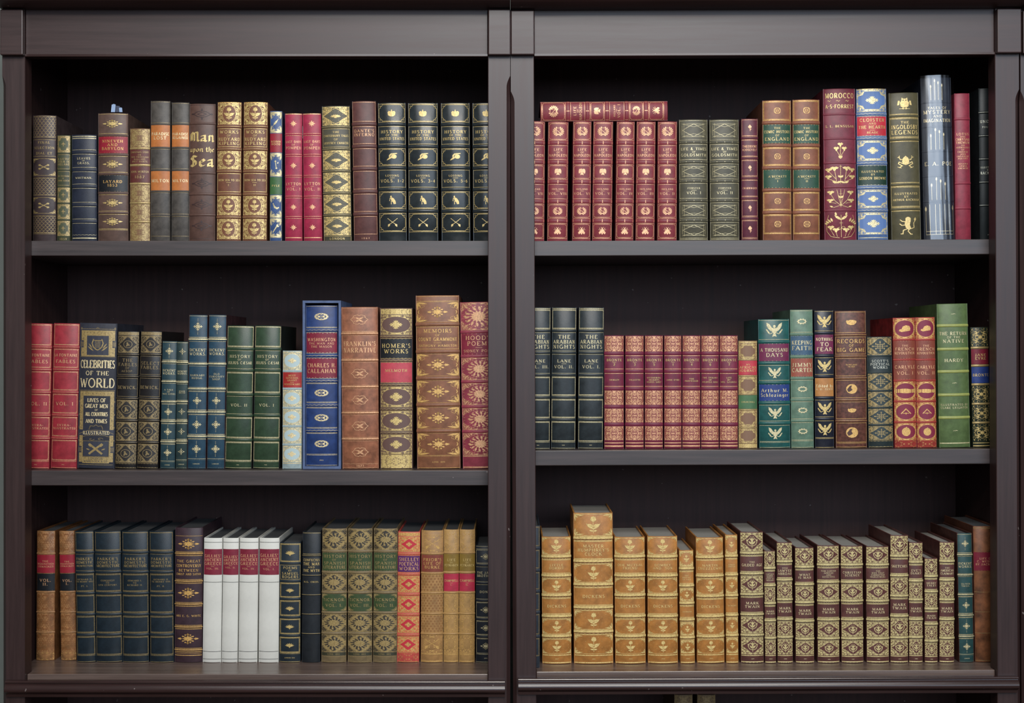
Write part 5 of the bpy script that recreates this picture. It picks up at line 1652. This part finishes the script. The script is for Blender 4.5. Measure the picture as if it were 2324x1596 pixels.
book('golden tan book with lattice tooled panels and a brown label', '3c', (1110, 1348, 1104, 1338), 116, (178, 132, 76), [(170,), 362, 572, 782, 1002, 1217, (1420,)], ['ln', 'fg:12:181;mo:swords:.7:1.3', "lb:chestnut;tx:PRIOR'S|LIFE OF|BURKE", la, la, la, 'fg:12:181;mo:swords:.7:1.3', 'ln:3'], 'warm', 24, bd='h', ink_=(136, 92, 48))
cm = 'ln;fg:20:191'
for n, x, lab in (('I', (1350, 1512, 1344, 1506), 'narrow golden tan book with olive and red labels, numbered I'), ('II', (1516, 1682, 1510, 1677), 'narrow golden tan book with olive and red labels, numbered II')):
    book(lab, '3c', x, 106, (190, 146, 84), [352, 562, 777, 1002, 1217, (1425,)], [cm, 'lb:olive;ln;tx:LIFE|~OF|PETRARCH', 'lb:196,44,72;tx:CAMPBELL|-|~%s.' % n, cm, cm, cm, 'ln:3'], 'warm', 22, bd='h', lgold='gold', ink_=(150, 104, 52))
dn = 'fr;mo:lozenge:.5:1.3'
book('short black book with gilt lozenges half hidden by the middle upright', '3c', (1690, 1900, 1692, 1900), 274, (30, 36, 46), [(318,), 487, 677, 862, 1062, 1247, (1430,)], ['ln', dn, 'tx:THE JAMES|BROTHERS', 'tx:DON...', dn, dn, dn, 'ln;tx:~1843'], 'pale', 26, bd='g', pr=1.0)

# ---- bottom shelf, right bookcase
book('dark blue grey gilt book mostly hidden behind the middle upright', '3d', (-66, 108, -66, 104), 226, (52, 60, 70), [440, 652, 852, 1052, 1282, (1475,)], ['fr2', 'fr2', 'fr2', 'fr2', 'fr2', 'fr2', ''], 'dull', 28, y=.035)


def tan(lab, crop, x, top, divs, t, date, cor='.42', author='DICKENS', small=False, **k):
    f = 'ln;dots:%d:.78:.78;dots:6:.42:.62;co:%s;mo:flower:%s:.95' % (12 if not small else 8, cor, '.78' if not small else '.5')
    return book(lab, crop, x, top, (188, 124, 52), divs, ['zz;' + f, 'lt;tx:' + t, f, 'lt;tx:' + ('' if not small else '~') + author, f, f, 'bar:.9:1.5;bar:.08:1.6;dt;tx:~' + date], 'tan', k.pop('bh', 28), bd='rope2', pr=1.2, pages=PAGES, ink_=(150, 92, 44), tgold='tan', depth=150, **k)


dd = [522, 703, 890, 1090, 1280, (1450,)]
tan('golden tan gilt book lettered LITTLE DORRIT', '3d', (122, 400, 129, 408), 332, dd, 'LITTLE|DORRIT', '1857')
tan('tallest golden tan gilt book, rising above its row, lettered CLOCK', '3d', (422, 802, 434, 804), 105, [345, 565, 787, 1007, 1237, (1452,)], "MASTER|HUMPHREY'S|CLOCK", '1841', '.5')
tan('golden tan gilt book lettered OUR MUTUAL FRIEND', '3d', (812, 1108, 828, 1112), 335, dd, 'OUR MUTUAL|FRIEND', '1865')
tan('golden tan gilt book lettered DOMBEY AND SON', '3d', (1127, 1417, 1138, 1420), 328, [(v if not isinstance(v, tuple) else v) for v in dd], 'DOMBEY|AND  SON', '1848')
tan('short slim golden tan gilt book between two taller tan ones', '3e', (96, 252, 116, 267), 326, [522, 705, 890, 1067, 1257, (1430,)], '~THE|~BATTLE|~OF LIFE', '1846', '.6', small=True)
tan('golden tan gilt book lettered MARTIN CHUZZLEWIT', '3e', (274, 568, 293, 582), 192, [402, 602, 817, 1032, 1247, (1430,)], 'MARTIN|CHUZZLEWIT', '1844')
tan('slim golden tan gilt book beside the taller dark brown set', '3e', (588, 720, 603, 732), 162, [387, 587, 807, 1017, 1232, (1425,)], '~EDWIN|~DROOD', '1870', '.6', small=True)


def twain(lab, crop, x, top, divs, t, date, small=False):
    f = 'gf;fl:10:201:loz:.9:.85;sh:loz:.9:.86;mo:acorn:.62:.95;dots:10:.66:.5'
    return book(lab, crop, x, top, (98, 56, 50), divs, ['zz;' + f, 'lt;tx:' + t, f, 'lt;tx:MARK|TWAIN', f, f, 'bar:.93:1.5;bar:.10:1.7;zz;tx:~' + date], 'olivegold', 26, bd='rope2', pr=1.2, pages=PAGES, ink_=(86, 46, 40), tgold='cream', depth=150)


twain('dark brown gilt book lettered THE GILDED AGE, tallest of its set', '3e', (748, 992, 758, 1002), 132, [357, 577, 797, 1012, 1232, (1440,)], '~THE|GILDED AGE', '1877')
twain('slimmest dark brown gilt book beside the tallest one of its set', '3e', (1003, 1122, 1018, 1132), 332, [517, 702, 892, 1077, 1262, (1440,)], "~CAPTAIN|~STORM-|~FIELD'S|~VISIT TO|~HEAVEN", '1909', True)
twain('narrow dark brown gilt book lettered ABROAD in three lines', '3e', (1138, 1302, 1148, 1312), 242, [447, 642, 852, 1062, 1252, (1440,)], '~TOM|SAWYER|ABROAD', '1894')
twain('dark brown gilt book lettered WHAT IS MAN', '3e', (1332, 1533, 1343, 1537), 298, [505, 692, 882, 1082, 1272, (1440,)], 'WHAT|IS MAN', '1917')
tw = [482, 667, 867, 1067, 1267, (1450,)]
twain('dark brown gilt book lettered ABROAD AND DETECTIVE', '3f', (20, 250, 24, 261), 276, tw, '~TOM SAWYER|~ABROAD|~AND|~DETECTIVE', '1896')
twain('dark brown gilt book lettered CHRISTIAN SCIENCE', '3f', (269, 504, 281, 514), 280, tw, 'CHRISTIAN|SCIENCE', '1907')
twain('dark brown gilt book lettered THE MAN THAT CORRUPTED HADLEYBURG', '3f', (538, 782, 550, 785), 286, tw, '~THE|~MAN THAT|~CORRUPTED|~HADLEYBURG', '1900')
twain('tall dark brown gilt book lettered SKETCHES', '3f', (798, 990, 802, 988), 166, [387, 597, 812, 1027, 1257, (1445,)], 'SKETCHES', '1875')
twain("slim dark brown gilt book lettered DIARY", '3f', (998, 1144, 1000, 1144), 242, [452, 652, 852, 1062, 1252, (1440,)], "EVE'S|DIARY", '1906')
twain('shortest dark brown gilt book lettered MERRY TALES', '3f', (1164, 1302, 1168, 1303), 412, [602, 767, 950, 1112, 1292, (1450,)], 'MERRY|TALES', '1892')
twain('dark brown gilt book lettered THE AMERICAN CLAIMANT', '3f', (1324, 1480, 1322, 1480), 238, [442, 642, 852, 1062, 1262, (1445,)], '~THE|AMERICAN|CLAIMANT', '1892')
book('teal green gilt book standing beside the old brown calf one', '3f', (1508, 1668, 1533, 1692), 146, (42, 78, 78), [377, 592, 802, 1022, 1247, (1440,)], ['ln;mo:star:.5:.9', "tx:DICKENS'|WORKS.", 'tx:~OLIVER|~TWIST.', 'ln;mo:star:.5:.9', 'ln;mo:star:.5:.9', 'ln;mo:star:.5:.9', 'dt;tx:~LONDON'], 'pale', 26, bd='rope', board=(84, 46, 36))
book('old mottled brown calf book with a crimson label, last on the bottom shelf', '3f', (1674, 1932, 1704, 1952), 72, (132, 80, 46), [(100,), (345,), (548,), (770,), (982,), (1207,), (1500,)], ['ln', '', 'lb:maroon;ln;tx:~LIFE OF|~C. WESLEY|~BY JACKSON', '', 'bar:1.0:.5', 'bar:1.0:.5', 'bar:1.0:.5', 'bar:1.0:.5'], 'dull', 14, mottle=.36, scale=34.0, flat=True, board=(96, 52, 30), lgold='rose')

# ---- dark lower compartment: only the heads of two books show under the moulding
for x, lab in (((1530, 1572, 1530, 1572), 'dim gilt headed book in the lower compartment, first of two'), ((1582, 1624, 1582, 1624), 'dim gilt headed book in the lower compartment, second of two')):
    book(lab, '4r', x, 1577, (92, 70, 48), [1625, 1680, 1735, 1790], ['gf;fl:12:211;mo:oring:.3:1', 'fr', 'fr', 'fr', 'fr'], 'dim', 6)

# ------------------------------------------------------------------ slipcase, plastic wrapper, slips
sm = leather((86, 105, 144), .7, .12, 500)
ys = .0615
cx0, cx1 = PX(680 + 26 * .26316, ys), PX(680 + 356 * .26316, ys)
zb = shelf_z('L', 1, 0)
zt = PZ(660 + 86 * .26316, ys)
sl = empty('slipcase', ((cx0 + cx1) / 2, ys, zb + .0002))
tag(sl, 'blue cloth slipcase standing open to the front around a deep blue book', 'slipcase')
hw, H, T, DP = (cx1 - cx0) / 2, zt - zb, .0042, .165
for nm, b6 in (('side_wall', (-hw, -hw + T, 0, DP, 0, H)), ('side_wall', (hw - T, hw, 0, DP, 0, H)), ('top_wall', (-hw + T, hw - T, 0, DP, H - T, H)), ('bottom_wall', (-hw + T, hw - T, 0, DP, 0, T)), ('back_wall', (-hw + T, hw - T, DP - T, DP, T, H - T))):
    V, F = box_vf(*b6)
    mesh_obj(nm, V, F, sm, sl)

# clear wrapper: a rippled film standing off the spine, part of the wrapped book
pm, nt, pb = new_mat('clear_film')
pb.inputs['Base Color'].default_value = (0.9, 0.94, 1.0, 1)
pb.inputs['Roughness'].default_value = 0.12
tr = nt.nodes.new('ShaderNodeBsdfTransparent')
gl = nt.nodes.new('ShaderNodeBsdfGlossy')
gl.inputs['Roughness'].default_value = 0.24
gl.inputs['Color'].default_value = (0.93, 0.96, 1.0, 1)
fr_ = nt.nodes.new('ShaderNodeLayerWeight')
fr_.inputs['Blend'].default_value = 0.42
mxs = nt.nodes.new('ShaderNodeMixShader')
mr = nt.nodes.new('ShaderNodeMapRange')
mr.inputs['To Min'].default_value = 0.06
mr.inputs['To Max'].default_value = 0.7
nt.links.new(fr_.outputs['Fresnel'], mr.inputs['Value'])
nt.links.new(mr.outputs['Result'], mxs.inputs[0])
nt.links.new(tr.outputs[0], mxs.inputs[1])
nt.links.new(gl.outputs[0], mxs.inputs[2])
nt.links.new(mxs.outputs[0], nt.nodes['Material Output'].inputs['Surface'])
pw_, ph_ = poe['spine_width'] * 1000, poe['spine_height'] * 1000
bb = min(.13 * pw_, 6.5)
V, nx, nz = [], 33, 60
for j in range(nz + 1):
    z = (ph_ + 4) * j / nz
    for i in range(nx + 1):
        xx = -pw_ / 2 + pw_ * i / nx
        a = xx / pw_ * 2
        lift = 1.5 + .34 * math.sin(9.5 * a + .9 * math.sin(z * .021) + .4) + .14 * math.sin(21 * a + z * .013) + .10 * math.sin(z * .11 + 4 * a)
        V.append((xx, z, max(lift * (1 - .6 * abs(a) ** 6), .45)))
P = spine_map(V, pw_, bb)
mesh_obj('plastic_wrapper', P, grid_faces(nz + 1, nx + 1), pm, poe, True)

# paper slips standing up out of books
pp = [plain('blue_paper', (150, 172, 205)), plain('slate_paper', (58, 66, 88)), plain('white_paper', (226, 226, 222))]


def slip(lab, u0, u1, v0, v1, y, z_in, mat, tilt=0.0):
    x0, x1, zt = PX(u0, y), PX(u1, y), PZ(v0, y)
    zb = PZ(v1, y) - z_in
    o = empty('paper_slip', ((x0 + x1) / 2, y, zb))
    tag(o, lab, 'paper slip', 'paper slips tucked into books')
    hw, h = (x1 - x0) / 2, zt - zb
    t = .0003
    pts = [(-hw, 0), (hw, 0), (hw + tilt, h * .92), (tilt, h), (-hw + tilt, h * .9)]
    V = [(a, s, b) for s in (-t, t) for a, b in pts]
    n = len(pts)
    F = [tuple(range(n)), tuple(range(n, 2 * n))[::-1]] + [(i + n, (i + 1) % n + n, (i + 1) % n, i) for i in range(n)]
    mesh_obj('sheet', V, F, mat, o)


slip('pale blue paper slip, tallest, standing up from the thick brown book', 252, 261, 236, 257, .085, -.002, pp[0], .0012)
slip('dark slate paper slip behind the pale blue ones in the thick brown book', 258, 272, 240, 257, .090, -.002, pp[1])
slip('short pale blue paper slip, right of the tall one, in the thick brown book', 271, 278, 244, 257, .087, -.002, pp[0], -.0008)
slip('narrow white paper slip poking out between the two bright crimson books', 686.0, 687.2, 285, 309, .0765, .004, pp[2])
